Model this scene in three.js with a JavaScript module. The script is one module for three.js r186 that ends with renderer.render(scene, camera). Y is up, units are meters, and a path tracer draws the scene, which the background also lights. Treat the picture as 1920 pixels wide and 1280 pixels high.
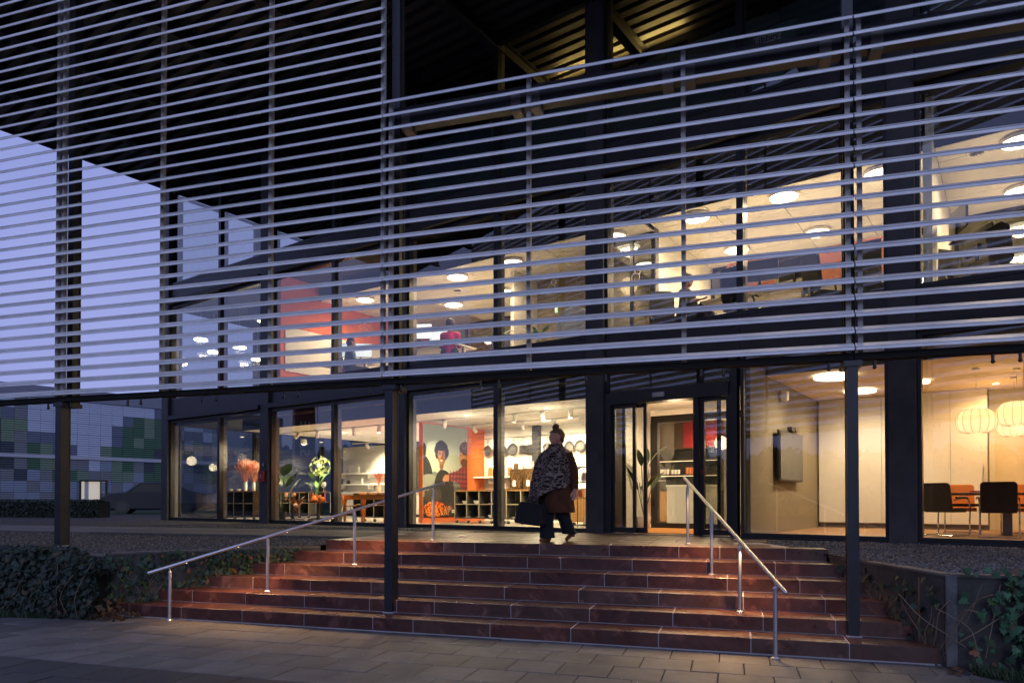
import * as THREE from 'three';
import { mergeGeometries } from 'three/addons/utils/BufferGeometryUtils.js';
import { MarchingCubes } from 'three/addons/objects/MarchingCubes.js';
import { ImprovedNoise } from 'three/addons/math/ImprovedNoise.js';
import { RectAreaLightUniformsLib } from 'three/addons/lights/RectAreaLightUniformsLib.js';

// ---------------------------------------------------------------- camera, sky, sun, exposure
const scene = new THREE.Scene();
const camera = new THREE.PerspectiveCamera(51.35, 1024 / 682, 0.1, 600);
camera.position.set(2.0666, 1.6062, 7.8287);
camera.rotation.set(0.0144, 0.2986, 0, 'YXZ');
camera.setViewOffset(1920, 1280, -1, -276.9, 1920, 1280);           // the lens is shifted up, as in the photograph
const renderer = new THREE.WebGLRenderer({ antialias: true });
renderer.toneMapping = THREE.LinearToneMapping;
renderer.toneMappingExposure = 1.1;
renderer.shadowMap.enabled = true;
RectAreaLightUniformsLib.init();

const SKY = 0.9;
{ // blue hour: an even cloud veil, a little brighter in the west where the sun went down (behind the camera)
  const W = 512, H = 256, data = new Float32Array(W * H * 4), n = new ImprovedNoise();
  for (let j = 0; j < H; j++) for (let i = 0; i < W; i++) {
    const el = ((j + 0.5) / H - 0.5) * Math.PI, az = ((i + 0.5) / W * 2 - 1) * Math.PI;
    const x = Math.cos(el) * Math.cos(az), y = Math.sin(el), z = Math.cos(el) * Math.sin(az);
    const west = 0.5 + 0.5 * (x * 0.45 + z * 0.89);
    const cl = n.noise(x * 2.2, y * 6, z * 2.2) * 0.13 + n.noise(x * 6 + 9, y * 17, z * 6) * 0.07 + n.noise(x * 15, y * 40, z * 15 + 3) * 0.025;
    const b = (1 + cl) * (1.06 + 0.10 * west * west) * SKY, lift = Math.max(0, 1 - Math.abs(y) * 3.2);
    const k = (j * W + i) * 4;
    const hz = lift * 0.16; data[k] = b * (0.292 + 0.12 * cl + 0.13 * hz); data[k + 1] = b * (0.338 + 0.08 * cl + 0.12 * hz); data[k + 2] = b * (0.70 - 0.10 * cl + 0.06 * hz); data[k + 3] = 1;
  }
  const t = new THREE.DataTexture(data, W, H, THREE.RGBAFormat, THREE.FloatType);
  t.mapping = THREE.EquirectangularReflectionMapping; t.minFilter = t.magFilter = THREE.LinearFilter; t.needsUpdate = true;
  scene.background = t; scene.environment = t;
}
const sun = new THREE.DirectionalLight(new THREE.Color(0.68, 0.80, 1), 0.46);   // what is left of the sun under the horizon haze
sun.position.set(18, 14, 40); sun.castShadow = true; sun.shadow.radius = 60;
Object.assign(sun.shadow.camera, { left: -30, right: 30, top: 25, bottom: -25, near: 1, far: 120 });
scene.add(sun);

// ---------------------------------------------------------------- helpers
let seed = 20240611;
const rnd = () => { seed = (seed + 0x6D2B79F5) | 0; let t = Math.imul(seed ^ (seed >>> 15), 1 | seed); t = (t + Math.imul(t ^ (t >>> 7), 61 | t)) ^ t; return ((t ^ (t >>> 14)) >>> 0) / 4294967296; };
const rr = (a, b) => a + (b - a) * rnd();
const pick = (a) => a[Math.floor(rnd() * a.length)];
const noise = new ImprovedNoise();
const col = (r, g, b) => new THREE.Color().setRGB(r, g, b);
const mat = (r, g, b, rough = 0.7, o = {}) => new THREE.MeshStandardMaterial({ color: col(r, g, b), roughness: rough, ...o });
const taken = new Map();
function numbered(name) { const n = taken.get(name) ?? 0; taken.set(name, n + 1); return n ? `${name}_${String(n).padStart(3, '0')}` : name; }
function info(o, label, category, group, kind) {
  if (label) o.userData.label = label; if (category) o.userData.category = category;
  if (group) o.userData.group = group; if (kind) o.userData.kind = kind; return o;
}
function shade(o) { o.castShadow = true; o.receiveShadow = true; return o; }
function thing(name, label, category, pos = [0, 0, 0], turn = 0, group) {
  const o = new THREE.Group(); o.name = numbered(name); scene.add(o); o.position.set(...pos); o.rotation.y = turn;
  return info(o, label, category, group);
}
function part(parent, name, geo, m, label) {
  const o = shade(new THREE.Mesh(Array.isArray(geo) ? merge(geo) : geo, m)); o.name = numbered(name); parent.add(o);
  if (label) o.userData.label = label; return o;
}
function ground(name, geo, m, kind = 'structure') { const o = part(scene, name, geo, m); o.userData.kind = kind; return o; }
function merge(list) {
  const g = list.map((x) => { const y = x.index ? x.toNonIndexed() : x; for (const k of Object.keys(y.attributes)) if (!['position', 'normal', 'uv'].includes(k)) y.deleteAttribute(k); return y; });
  return mergeGeometries(g);
}
function box(w, h, d, x = 0, y = 0, z = 0) {                       // centred box whose uv are metres
  const g = new THREE.BoxGeometry(w, h, d), uv = g.attributes.uv, s = [[d, h], [d, h], [w, d], [w, d], [w, h], [w, h]];
  for (let i = 0; i < 24; i++) uv.setXY(i, uv.getX(i) * s[i >> 2][0], uv.getY(i) * s[i >> 2][1]);
  return g.translate(x, y, z);
}
const bx = (x0, x1, y0, y1, z0, z1) => box(x1 - x0, y1 - y0, Math.abs(z1 - z0), (x0 + x1) / 2, (y0 + y1) / 2, (z0 + z1) / 2);
const bv = (u0, u1, y0, y1, v0, v1) => bx(u0, u1, y0, y1, -v1, -v0);   // building axes: along the front, up, inwards
function slab(w, h, d, c) {                                        // top at y = 0, chamfered upper edges, uv in metres
  const a = w / 2, b = d / 2, R = [[-a, -h, -b, 0], [a, -h, -b, 0], [a, -h, b, 0], [-a, -h, b, 0]].map((p) => p.slice(0, 3));
  const S = R.map((p) => [p[0], -c, p[2]]), T = R.map((p) => [p[0] - Math.sign(p[0]) * c, 0, p[2] - Math.sign(p[2]) * c]), v = [], uv = [];
  const q = (A, B, C, D) => { for (const p of [A, C, B, A, D, C]) { v.push(...p); uv.push(p[0] + p[1] * 0.3, p[2] + p[1]); } };
  for (let i = 0; i < 4; i++) { const j = (i + 1) % 4; q(R[i], R[j], S[j], S[i]); q(S[i], S[j], T[j], T[i]); }
  q(T[0], T[1], T[2], T[3]);
  const g = new THREE.BufferGeometry(); g.setAttribute('position', new THREE.Float32BufferAttribute(v, 3)); g.setAttribute('uv', new THREE.Float32BufferAttribute(uv, 2)); g.computeVertexNormals(); return g;
}
const V = (x, y, z) => new THREE.Vector3(x, y, z);
function cyl(r0, r1, h, x = 0, y = 0, z = 0, n = 14) { return new THREE.CylinderGeometry(r1, r0, h, n).translate(x, y + h / 2, z); }   // stands on y
function rod(a, b, r, n = 8, r2 = r) {
  const d = b.clone().sub(a), g = new THREE.CylinderGeometry(r2, r, d.length(), n);
  g.applyQuaternion(new THREE.Quaternion().setFromUnitVectors(V(0, 1, 0), d.clone().normalize())); return g.translate((a.x + b.x) / 2, (a.y + b.y) / 2, (a.z + b.z) / 2);
}
const tube = (pts, r, n = 24, k = 8) => new THREE.TubeGeometry(new THREE.CatmullRomCurve3(pts), n, r, k);
const lathe = (pts, n = 20) => new THREE.LatheGeometry(pts.map((p) => new THREE.Vector2(...p)), n);
const ball = (r, x, y, z, sx = 1, sy = 1, sz = 1, n = 12) => new THREE.SphereGeometry(r, n, Math.round(n * 0.7)).scale(sx, sy, sz).translate(x, y, z);
function rbox(w, h, d, r, x = 0, y = 0, z = 0) {                   // box with rounded front outline (seen along z)
  const s = new THREE.Shape(), a = w / 2 - r, b = h / 2 - r;
  s.moveTo(-a, -h / 2); s.lineTo(a, -h / 2); s.absarc(a, -b, r, -Math.PI / 2, 0); s.lineTo(w / 2, b); s.absarc(a, b, r, 0, Math.PI / 2); s.lineTo(-a, h / 2); s.absarc(-a, b, r, Math.PI / 2, Math.PI); s.lineTo(-w / 2, -b); s.absarc(-a, -b, r, Math.PI, 1.5 * Math.PI);
  const e = Math.min(0.008, d * 0.2), g = new THREE.ExtrudeGeometry(s, { depth: d - 2 * e, bevelEnabled: true, bevelThickness: e, bevelSize: e, bevelOffset: -e, bevelSegments: 2, curveSegments: 6 });
  return g.translate(x, y, z - d / 2 + e);
}
function plate(pts, thick, y) {                                    // horizontal polygon [[x, z], ...] with top at y
  const s = new THREE.Shape(pts.map((p) => new THREE.Vector2(p[0], -p[1])));
  return new THREE.ExtrudeGeometry(s, { depth: thick, bevelEnabled: false }).rotateX(-Math.PI / 2).translate(0, y - thick, 0);
}
// textures
function tex(W, H, fn, srgb = true, rx = 1, ry = 1) {
  const d = new Uint8Array(W * H * 4);
  for (let j = 0; j < H; j++) for (let i = 0; i < W; i++) { const c = fn(i / W, j / H, i, j), k = (j * W + i) * 4; d[k] = c[0]; d[k + 1] = c[1]; d[k + 2] = c[2]; d[k + 3] = 255; }
  const t = new THREE.DataTexture(d, W, H, THREE.RGBAFormat); t.wrapS = t.wrapT = THREE.RepeatWrapping; t.magFilter = THREE.LinearFilter; t.minFilter = THREE.LinearMipmapLinearFilter; t.generateMipmaps = true;
  if (srgb) t.colorSpace = THREE.SRGBColorSpace; t.repeat.set(rx, ry); t.needsUpdate = true; return t;
}
function pn(u, v, f, s = 0) {                                      // tiling fractal noise, about -1..1
  let a = 0, w = 1, t = 0;
  for (let o = 0; o < 4; o++) { const A = u * 2 * Math.PI, B = v * 2 * Math.PI, q = f / 6.283; a += w * noise.noise(Math.cos(A) * q + s + 7.3, Math.sin(A) * q + Math.cos(B) * q + 3.1, Math.sin(B) * q + s * 1.7); t += w; w *= 0.55; f *= 2.1; }
  return a / t * 1.6;
}
const g8 = (x) => Math.max(0, Math.min(255, x * 255));
const grey = (fn) => (u, v, i, j) => { const x = g8(fn(u, v, i, j)); return [x, x, x]; };
const grit = new Float32Array(512 * 512).map(() => rnd());
const T = {
  mottle: tex(512, 512, grey((u, v, i, j) => 0.80 + 0.13 * pn(u, v, 5) + 0.07 * pn(u, v, 23, 5) + 0.10 * (grit[j * 512 + i] - 0.5)), true),
  grain: tex(512, 512, grey((u, v, i, j) => 0.5 + 0.16 * pn(u, v, 40, 2) + 0.30 * (grit[j * 512 + i] - 0.5)), false),
  clay: tex(512, 512, (u, v, i, j) => { const a = pn(u, v, 4, 3), b = pn(u, v, 16, 8), w = Math.max(0, pn(u, v, 7, 21) - 0.26) * 0.8, k = 0.74 + 0.16 * a + 0.10 * b + 0.07 * (grit[j * 512 + i] - 0.5); return [g8(k + w), g8(k * 0.97 + w * 1.05), g8(k * 0.95 + w * 1.1)]; }),
  wet: tex(512, 512, grey((u, v) => 0.60 + 0.28 * pn(u, v, 5, 11) + 0.12 * pn(u, v, 19, 4)), false),
  wood: tex(256, 512, (u, v, i, j) => { const s = pn(u, v * 0.12, 26, 4) * 0.5 + pn(u, v, 5, 9) * 0.35 + 0.1 * (grit[(j % 512) * 512 + i] - 0.5), k = 0.82 + 0.16 * s; return [g8(k), g8(k * 0.985), g8(k * 0.96)]; }),
  soft: tex(256, 256, grey((u, v, i, j) => 0.93 + 0.05 * pn(u, v, 6, 31) + 0.03 * (grit[j * 512 + i] - 0.5)), true),
  bark: tex(256, 256, (u, v, i, j) => { const s = Math.abs(pn(u, v * 0.35, 22, 4)), k = 0.25 + 0.75 * Math.min(1, s * 2.2); return [g8(k), g8(k * 0.9), g8(k * 0.75)]; }),
};
const rep = (t, x, y) => { const c = t.clone(); c.repeat.set(x, y ?? x); c.needsUpdate = true; return c; };
const mot = rep(T.mottle, 0.9), grn = rep(T.grain, 2.2), clay = rep(T.clay, 0.8), clayR = rep(T.wet, 0.7);

// ---------------------------------------------------------------- materials
const M = {
  slat: new THREE.MeshStandardMaterial({ color: col(0.76, 0.765, 0.77), roughness: 0.5, metalness: 0.1, map: rep(T.soft, 0.8), bumpMap: rep(T.grain, 0.8), bumpScale: 0.0006 }),
  fin: mat(0.30, 0.29, 0.29, 0.6),
  post: mat(0.016, 0.018, 0.024, 0.45, { map: mot, bumpMap: grn, bumpScale: 0.0008 }),
  column: mat(0.062, 0.060, 0.064, 0.55, { map: mot }),
  spandrel: mat(0.030, 0.029, 0.033, 0.45, { map: rep(T.mottle, 0.5) }),
  frame: mat(0.012, 0.012, 0.014, 0.35),
  frameIn: mat(0.10, 0.095, 0.09, 0.4),
  dark: mat(0.02, 0.02, 0.022, 0.8), deck: mat(0.055, 0.05, 0.045, 0.5), beam: mat(0.016, 0.016, 0.017, 0.6),
  teal: mat(0.13, 0.19, 0.20, 0.4),
  white: mat(0.80, 0.79, 0.76, 0.8), wall: mat(0.74, 0.72, 0.67, 0.85), ceil: mat(0.80, 0.78, 0.73, 0.9),
  cupboard: mat(0.64, 0.61, 0.56, 0.5), beige: mat(0.21, 0.175, 0.12, 0.85), orange: mat(0.72, 0.17, 0.04, 0.75), brick: mat(0.13, 0.036, 0.02, 0.8),
  floor: mat(0.52, 0.46, 0.38, 0.35, { map: rep(T.mottle, 0.4) }), carpet: mat(0.34, 0.30, 0.26, 0.95), lino: mat(0.46, 0.26, 0.13, 0.5, { map: rep(T.wood, 0.6, 0.3) }), coir: mat(0.34, 0.14, 0.02, 0.95),
  steel: mat(0.58, 0.58, 0.59, 0.40, { metalness: 1 }), chrome: mat(0.75, 0.74, 0.72, 0.12, { metalness: 1 }), grout: mat(0.36, 0.33, 0.34, 0.9),
  black: mat(0.014, 0.014, 0.015, 0.4), blackFab: mat(0.02, 0.02, 0.022, 0.9), blackLeather: mat(0.016, 0.012, 0.010, 0.65),
  oak: mat(0.50, 0.27, 0.09, 0.5, { map: rep(T.wood, 2, 0.8) }), walnut: mat(0.10, 0.05, 0.025, 0.45, { map: rep(T.wood, 2, 0.8) }), orangePaint: mat(0.72, 0.25, 0.03, 0.4), board: mat(0.055, 0.053, 0.05, 0.6),
  ceramic: mat(0.78, 0.76, 0.72, 0.25), orangeGlaze: mat(0.75, 0.17, 0.02, 0.2), terracotta: mat(0.5, 0.16, 0.06, 0.6), clearGlass: new THREE.MeshPhysicalMaterial({ color: col(0.95, 0.97, 0.96), roughness: 0.02, transmission: 0.92, thickness: 0, ior: 1.5 }),
  concrete: mat(0.085, 0.08, 0.07, 0.9, { map: mot, bumpMap: grn, bumpScale: 0.003 }),
  glass: new THREE.MeshPhysicalMaterial({ color: col(0.86, 0.88, 0.87), roughness: 0, metalness: 0, transmission: 1, thickness: 0, ior: 1.65 }),
  red: mat(0.24, 0.012, 0.018, 0.5), skin: mat(0.50, 0.27, 0.19, 0.55), hair: mat(0.13, 0.075, 0.035, 0.7), darkHair: mat(0.018, 0.012, 0.010, 0.6),
};
const leafM = (r, g, b) => new THREE.MeshPhysicalMaterial({ color: col(r, g, b), roughness: 0.5, transmission: 0.25, thickness: 0, side: THREE.DoubleSide });
const lampM = (r, g, b, k) => new THREE.MeshStandardMaterial({ color: col(0.9, 0.9, 0.9), roughness: 0.6, emissive: col(r, g, b), emissiveIntensity: k });
const WARM = [1, 0.71, 0.41], AMBER = [1, 0.56, 0.22], NEUT = [1, 0.78, 0.49];
M.disc = lampM(1, 0.86, 0.64, 6); M.glassSide = new THREE.MeshPhysicalMaterial({ color: col(0.86, 0.88, 0.88), roughness: 0, transmission: 1, thickness: 0, ior: 1.38 }); M.bulb = lampM(1, 0.82, 0.55, 14); M.shadeLamp = lampM(1, 0.74, 0.36, 1.15); M.led = lampM(1, 0.72, 0.40, 3); M.railLed = lampM(1, 0.66, 0.32, 0.22);
const ROOMS = 5.4;                                                   // how bright the rooms are against the evening sky
function glow(x, y, z, I, c, soft = 8) { I *= ROOMS; const l = new THREE.PointLight(new THREE.Color().setRGB(...c), I); l.position.set(x, y, z); l.castShadow = true; l.shadow.radius = soft; scene.add(l); return l; }

function down(x, y, z, I, c, soft = 8) { const l = new THREE.SpotLight(new THREE.Color().setRGB(...c), I * ROOMS, 0, 1.5, 0.5); l.position.set(x, y, z); l.target.position.set(x, y - 1, z); l.castShadow = true; l.shadow.radius = soft; scene.add(l, l.target); return l; }
// ---------------------------------------------------------------- building axes
const A0 = V(-15.403, 0, -10.752), U = V(0.94880, 0, 0.31588), Wd = V(0.31588, 0, -0.94880), BT = -Math.atan2(0.31588, 0.9488);
const P = (u, y, v) => [A0.x + U.x * u + Wd.x * v, y, A0.z + U.z * u + Wd.z * v];
const inside = (name, label, category, u, y, v, group, turn = 0) => thing(name, label, category, P(u, y, v), BT + turn, group);
let slabA, landG;
const COLS = [0, 1, 2, 3, 4, 5].map((k) => 5.222 * k), FLOOR = 0.98;

// ---------------------------------------------------------------- ground
ground('ground', plate([[-140, -160], [140, -160], [140, 90], [-140, 90]], 0.3, -0.06), mat(0.05, 0.05, 0.052, 0.9, { map: rep(T.mottle, 0.3) }));
{ // terrace: gravel bed that falls a little towards the retaining walls
  const strip = (pts, y) => { const s = new THREE.ShapeGeometry(new THREE.Shape(pts.map((p) => new THREE.Vector2(p[0], -p[1])))).rotateX(-Math.PI / 2), a = s.attributes.position; for (let i = 0; i < a.count; i++) a.setY(i, y(a.getX(i), a.getZ(i))); s.computeVertexNormals(); return s; };
  const gy = (x, z) => z <= -4.2 ? 0.945 : 0.945 + (x < 0 ? -0.145 : -0.075) * (z + 4.2) / 4.14;
  const g = [strip([[-34, -16], [14, -16], [14, -4.2], [-34, -4.2]], gy), strip([[-34, -4.2], [-4.0, -4.2], [-4.0, -2.19], [-34, -2.19]], gy), strip([[-4.0, -4.2], [2.2, -4.2], [2.2, -2.3], [-4.0, -2.3]], () => 0.9), strip([[2.2, -4.2], [14, -4.2], [14, -2.19], [2.2, -2.19]], gy), strip([[-34, -2.19], [-4.2, -2.19], [-6.22, -0.06], [-34, -0.06]], gy), strip([[3.2, -2.19], [14, -2.19], [14, -0.06], [4.02, -0.06]], gy)];
  ground('gravel_bed', g, mat(0.06, 0.052, 0.045, 0.95, { map: rep(T.grain, 3), bumpMap: rep(T.grain, 5), bumpScale: 0.02 }));
  const peb = new THREE.OctahedronGeometry(0.014, 0), N = 26000, im = shade(new THREE.InstancedMesh(peb, mat(0.115, 0.105, 0.10, 0.85), N)), m = new THREE.Matrix4(), q = new THREE.Quaternion(), e = new THREE.Euler(), c = new THREE.Color();
  let n = 0;
  while (n < N) {
    const right = rnd() < 0.42, x = right ? rr(2.2, 7.5) : rr(-13, -4.1), z = right ? rr(-4.2, -0.1) : rr(-7, -0.1);
    const wx = right ? 3.2 + (z + 2.19) * 0.385 : -4.2 - (z + 2.19) * 0.95;
    if (z > -2.19 && (right ? x < wx + 0.05 : x > wx - 0.05)) continue;
    if (right && z < -2.16 && x < 2.35) continue;
    if (!right && z > -5.6 && z < -3.2) continue;
    if ((x + 15.4) * 0.31588 - (z + 10.752) * 0.9488 > -0.05) continue;
    const s = rr(0.5, 1.5); e.set(rr(0, 6), rr(0, 6), rr(0, 6)); q.setFromEuler(e);
    m.compose(V(x, gy(x, z) + 0.004, z), q, V(s * rr(0.8, 1.5), s * rr(0.5, 0.9), s)); im.setMatrixAt(n, m);
    const t = rr(0.45, 1.5), w = rr(-0.06, 0.06); im.setColorAt(n++, c.setRGB(t * (1 + w), t, t * (1 - w)));
  }
  im.name = 'gravel'; scene.add(im); info(im, 'loose grey brown gravel on the terrace beside the steps', null, null, 'stuff');
}
const lawn = ground('lawn', plate([[-110, -140], [-7.6, -140], [-13, -14], [-17, -9.2], [-44, -8.6], [-110, -8.6]], 0.5, 0.935), mat(0.03, 0.062, 0.014, 0.95, { map: mot, bumpMap: grn, bumpScale: 0.03 }));
{ // path of large slabs that runs left across the gravel
  const o = new THREE.Group(); o.name = 'path'; o.userData.kind = 'structure'; scene.add(o);
  const ms = [0.10, 0.115, 0.13].map((k) => mat(k, k * 0.97, k * 0.9, 0.8, { map: mot }));
  for (let i = 0; i < 13; i++) for (let j = 0; j < 2; j++) { const s = part(o, 'slab', slabA ??= slab(1.188, 0.06, 1.188, 0.006), pick(ms)); s.position.set(-4.75 - i * 1.2, 0.957 + rr(-0.002, 0.002), -3.8 - j * 1.2); }
}
{ // lower pavement: half-bond concrete pavers, the row near the road darker
  const o = new THREE.Group(); o.name = 'pavement'; o.userData.kind = 'structure'; scene.add(o);
  part(o, 'bedding', bx(-12.5, 9.5, -0.05, -0.014, -0.3, 5.2), mat(0.022, 0.021, 0.02, 0.95));
  const g = slab(0.474, 0.04, 0.464, 0.005), gs = [0, 1, 2, 3, 4, 5].map((k) => { const q = g.clone(), uv = q.attributes.uv; for (let i = 0; i < uv.count; i++) uv.setXY(i, uv.getX(i) * 0.8 + k * 0.37, uv.getY(i) * 0.8 + k * 0.71); return q; }), tone = (k, w) => mat(k * (0.99 + w * 0.2), k, k * (0.97 - w * 0.6), 0.62, { map: mot, bumpMap: grn, bumpScale: 0.002 });
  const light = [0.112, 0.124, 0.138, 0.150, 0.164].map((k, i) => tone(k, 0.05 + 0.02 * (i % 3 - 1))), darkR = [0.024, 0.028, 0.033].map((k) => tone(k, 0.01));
  for (let r = 0; r < 9; r++) for (let i = -25; i < 20; i++) {
    const x = 0.27 + (i + (r % 2 ? 0.46 : -0.02)) * 0.482, z = 0.255 + r * 0.473;
    if (x > 9.2 || x < -11.8 || (r > 5 && x > 3.6)) continue;
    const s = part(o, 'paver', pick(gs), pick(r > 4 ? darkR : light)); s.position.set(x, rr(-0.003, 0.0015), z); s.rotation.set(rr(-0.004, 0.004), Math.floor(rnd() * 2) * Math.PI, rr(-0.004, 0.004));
  }
}
{ // the stairs: six courses of red-brown blocks with pale mortar
  const o = thing('staircase', 'wide outdoor staircase of six red brown block steps with pale joints', 'staircase');
  const tone = [[0.152, 0.056, 0.040], [0.134, 0.049, 0.037], [0.170, 0.064, 0.044], [0.118, 0.045, 0.037], [0.152, 0.074, 0.056]].map((c) => mat(...c, 0.6, { map: clay, roughnessMap: clayR, bumpMap: grn, bumpScale: 0.0012 }));
  const joints = [[-6.3, -5.89, -5.01, -4.04, -3.11, -2.14, -1.6, -0.62, 0.34, 1.31, 2.26, 3.2, 4.03], [-5.83, -5.21, -4.32, -3.39, -2.42, -2.03, -1.51, -0.5, 0.47, 1.43, 2.4, 3.13, 3.95], [-5.38, -4.53, -3.58, -2.63, -1.68, -0.72, 0.25, 1.23, 2.2, 3.08, 3.8],
    [-4.93, -4.3, -3.38, -2.42, -1.45, -0.5, 0.5, 1.05, 2.02, 2.85, 3.68], [-4.52, -3.56, -2.6, -1.63, -0.66, -0.18, 0.8, 1.76, 2.6, 3.42], [-4.14, -3.62, -3.0, -2.1, -1.6, -0.6, 0.42, 1.38, 1.92, 2.75, 3.26]];
  const ends = joints.map((j) => [j[0], j[j.length - 1]]);
  for (let s = 0; s < 6; s++) {
    const z0 = -0.4316 * s, y = 0.16 * (s + 1), depth = s === 5 ? 0.30 : 0.46;
    part(o, 'mortar', bx(ends[s][0] + 0.01, ends[s][1] - 0.01, y - 0.20, y - 0.0035, z0 - depth, z0 - 0.0085), M.grout);
    for (let i = 0; i + 1 < joints[s].length; i++) {
      const a = joints[s][i] + 0.005, b = joints[s][i + 1] - 0.005, q = part(o, 'step_block', slab(b - a, 0.153, depth - 0.008, 0.006), pick(tone));
      const uv = q.geometry.attributes.uv, du = rr(0, 9), dv = rr(0, 9); for (let k = 0; k < uv.count; k++) uv.setXY(k, uv.getX(k) + du, uv.getY(k) + dv);
      q.position.set((a + b) / 2, y + rr(-0.001, 0.001), z0 - depth / 2); q.rotation.z = rr(-0.0008, 0.0008);
    }
  }
  part(o, 'core', [bx(-5.3, 3.6, -0.04, 0.30, -2.4, -0.5), bx(-4.2, 3.3, 0.3, 0.74, -2.5, -1.9)], M.concrete);
  // the landing in front of the door
  const lt = [[0.135, 0.075, 0.05], [0.155, 0.085, 0.055], [0.12, 0.07, 0.05], [0.17, 0.10, 0.07]].map((c) => mat(...c.map((x) => x * 0.75), 0.62, { map: clay, roughnessMap: clayR, bumpMap: grn, bumpScale: 0.001 }));
  for (let r = 0; r < 6; r++) for (let i = 0; i < 9; i++) {
    const x = -3.7 + i * 0.84 + (r % 2) * 0.35, z = -2.462 - 0.27 - r * 0.545; if (x + 0.42 > 2.9 - r * 0.14) continue;
    if (((x + 15.4) * 0.31588 - (z - 0.27 + 10.752) * 0.9488) > (x > -0.9 ? 0.22 : -0.75)) continue;
    const q = part(o, 'landing_slab', landG ??= slab(0.832, 0.05, 0.537, 0.004), pick(lt)); q.position.set(x, 0.96 + rr(-0.001, 0.001), z);
  }
  part(o, 'landing_bed', plate([[-4.1, -2.46], [2.9, -2.46], [1.9, -5.1], [-0.9, -6.05], [-1.2, -5.2], [-4.1, -5.2]], 0.03, 0.953), M.grout);
}
// retaining walls either side of the steps
function retaining(name, label, pts, y) {
  const o = thing(name, label, 'retaining wall');
  for (let i = 0; i + 1 < pts.length; i++) {
    const a = V(pts[i][0], 0, pts[i][1]), b = V(pts[i + 1][0], 0, pts[i + 1][1]), d = b.clone().sub(a), L = d.length(), n = Math.max(1, Math.round(L / 1.0)), turn = -Math.atan2(d.z, d.x);
    for (let k = 0; k < n; k++) {
      const q = part(o, 'wall_panel', box(L / n - 0.008, y[i] + 0.3, 0.10), M.concrete); q.position.copy(a).addScaledVector(d, (k + 0.5) / n); q.position.y = y[i] / 2 - 0.15; q.rotation.y = turn;
      const c = part(o, 'coping', slab(L / n - 0.006, 0.03, 0.125, 0.008), M.coping ??= mat(0.15, 0.135, 0.115, 0.85, { map: mot })); c.position.copy(q.position); c.position.y = y[i] + 0.03; c.rotation.y = turn;
    }
  }
  return o;
}
retaining('retaining_wall', 'low grey retaining wall with ivy left of the red steps', [[-4.22, -2.12], [-6.25, -0.04], [-14, -0.04]], [0.835, 0.80]);
const rw = retaining('retaining_wall', 'low concrete retaining wall with bare vines right of the red steps', [[3.32, -2.12], [4.08, 0.02], [9.5, 0.02]], [0.862, 0.862]);
part(rw, 'corner_post', bx(4.04, 4.13, -0.05, 0.875, -0.03, 0.085), mat(0.16, 0.155, 0.15, 0.85, { map: mot, bumpMap: grn, bumpScale: 0.003 }));

// ---------------------------------------------------------------- the building
const B = thing('office_building', 'dark three storey glass building with lit rooms behind a louvre screen', 'building', [A0.x, 0, A0.z], BT);
const U1 = 26.4;
for (const u of COLS) part(B, 'column', bv(u - 0.04, u + 0.33, 0.9, 11.6, -0.10, 0.22), M.column);
function windowUnit(u0, u1, y0, y1, extra = []) {
  const f = 0.055, w = part(B, 'window', [bv(u0, u0 + f, y0, y1, -0.02, 0.12), bv(u1 - f, u1, y0, y1, -0.02, 0.12), bv(u0 + f, u1 - f, y0, y0 + 0.07, -0.02, 0.12), bv(u0 + f, u1 - f, y1 - f, y1, -0.02, 0.12), ...extra], M.frame);
  part(w, 'pane', bv(u0 + f, u1 - f, y0 + 0.07, y1 - f, 0.045, 0.0455), M.glass);
  part(w, 'reveal', [bv(u0 + 0.004, u0 + 0.05, y0, y1, 0.122, 0.24), bv(u1 - 0.05, u1 - 0.004, y0, y1, 0.122, 0.24)], M.frameIn);
  return w;
}
for (let k = 0; k < 5; k++) {
  const a = COLS[k] + 0.335, m = COLS[k] + (k ? 2.87 : 2.99), b = COLS[k + 1] - 0.045;
  for (const [y0, y1, fl] of [[0.97, 4.10, 0], [4.75, 7.76, 1], [8.45, 11.45, 2]]) {
    if (!(k === 3 && fl === 0)) windowUnit(a, m + 0.05, y0, y1); 
    windowUnit(m + 0.055, b, y0, y1);
  }
  part(B, 'spandrel_panel', bv(a, m + 0.045, 4.10, 4.745, -0.012, 0.10), M.spandrel); part(B, 'spandrel_panel', bv(m + 0.053, b, 4.10, 4.745, -0.012, 0.10), M.spandrel);
  part(B, 'spandrel_panel', bv(a, m + 0.045, 7.762, 8.445, -0.012, 0.10), M.spandrel); part(B, 'spandrel_panel', bv(m + 0.053, b, 7.762, 8.445, -0.012, 0.10), M.spandrel);
  part(B, 'blind_box', bv(a, b, 7.80, 7.92, -0.17, -0.016), M.beam); if (k !== 3) part(B, 'blind_box', bv(a, b, 4.13, 4.25, -0.16, -0.016), M.post);
  part(B, 'soffit_edge', bv(a, b, 11.452, 11.6, -0.012, 0.1), M.beam);
}
part(B, 'plinth', bv(0.0, U1, 0.6, 0.968, -0.03, 0.3), M.frame);
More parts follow.
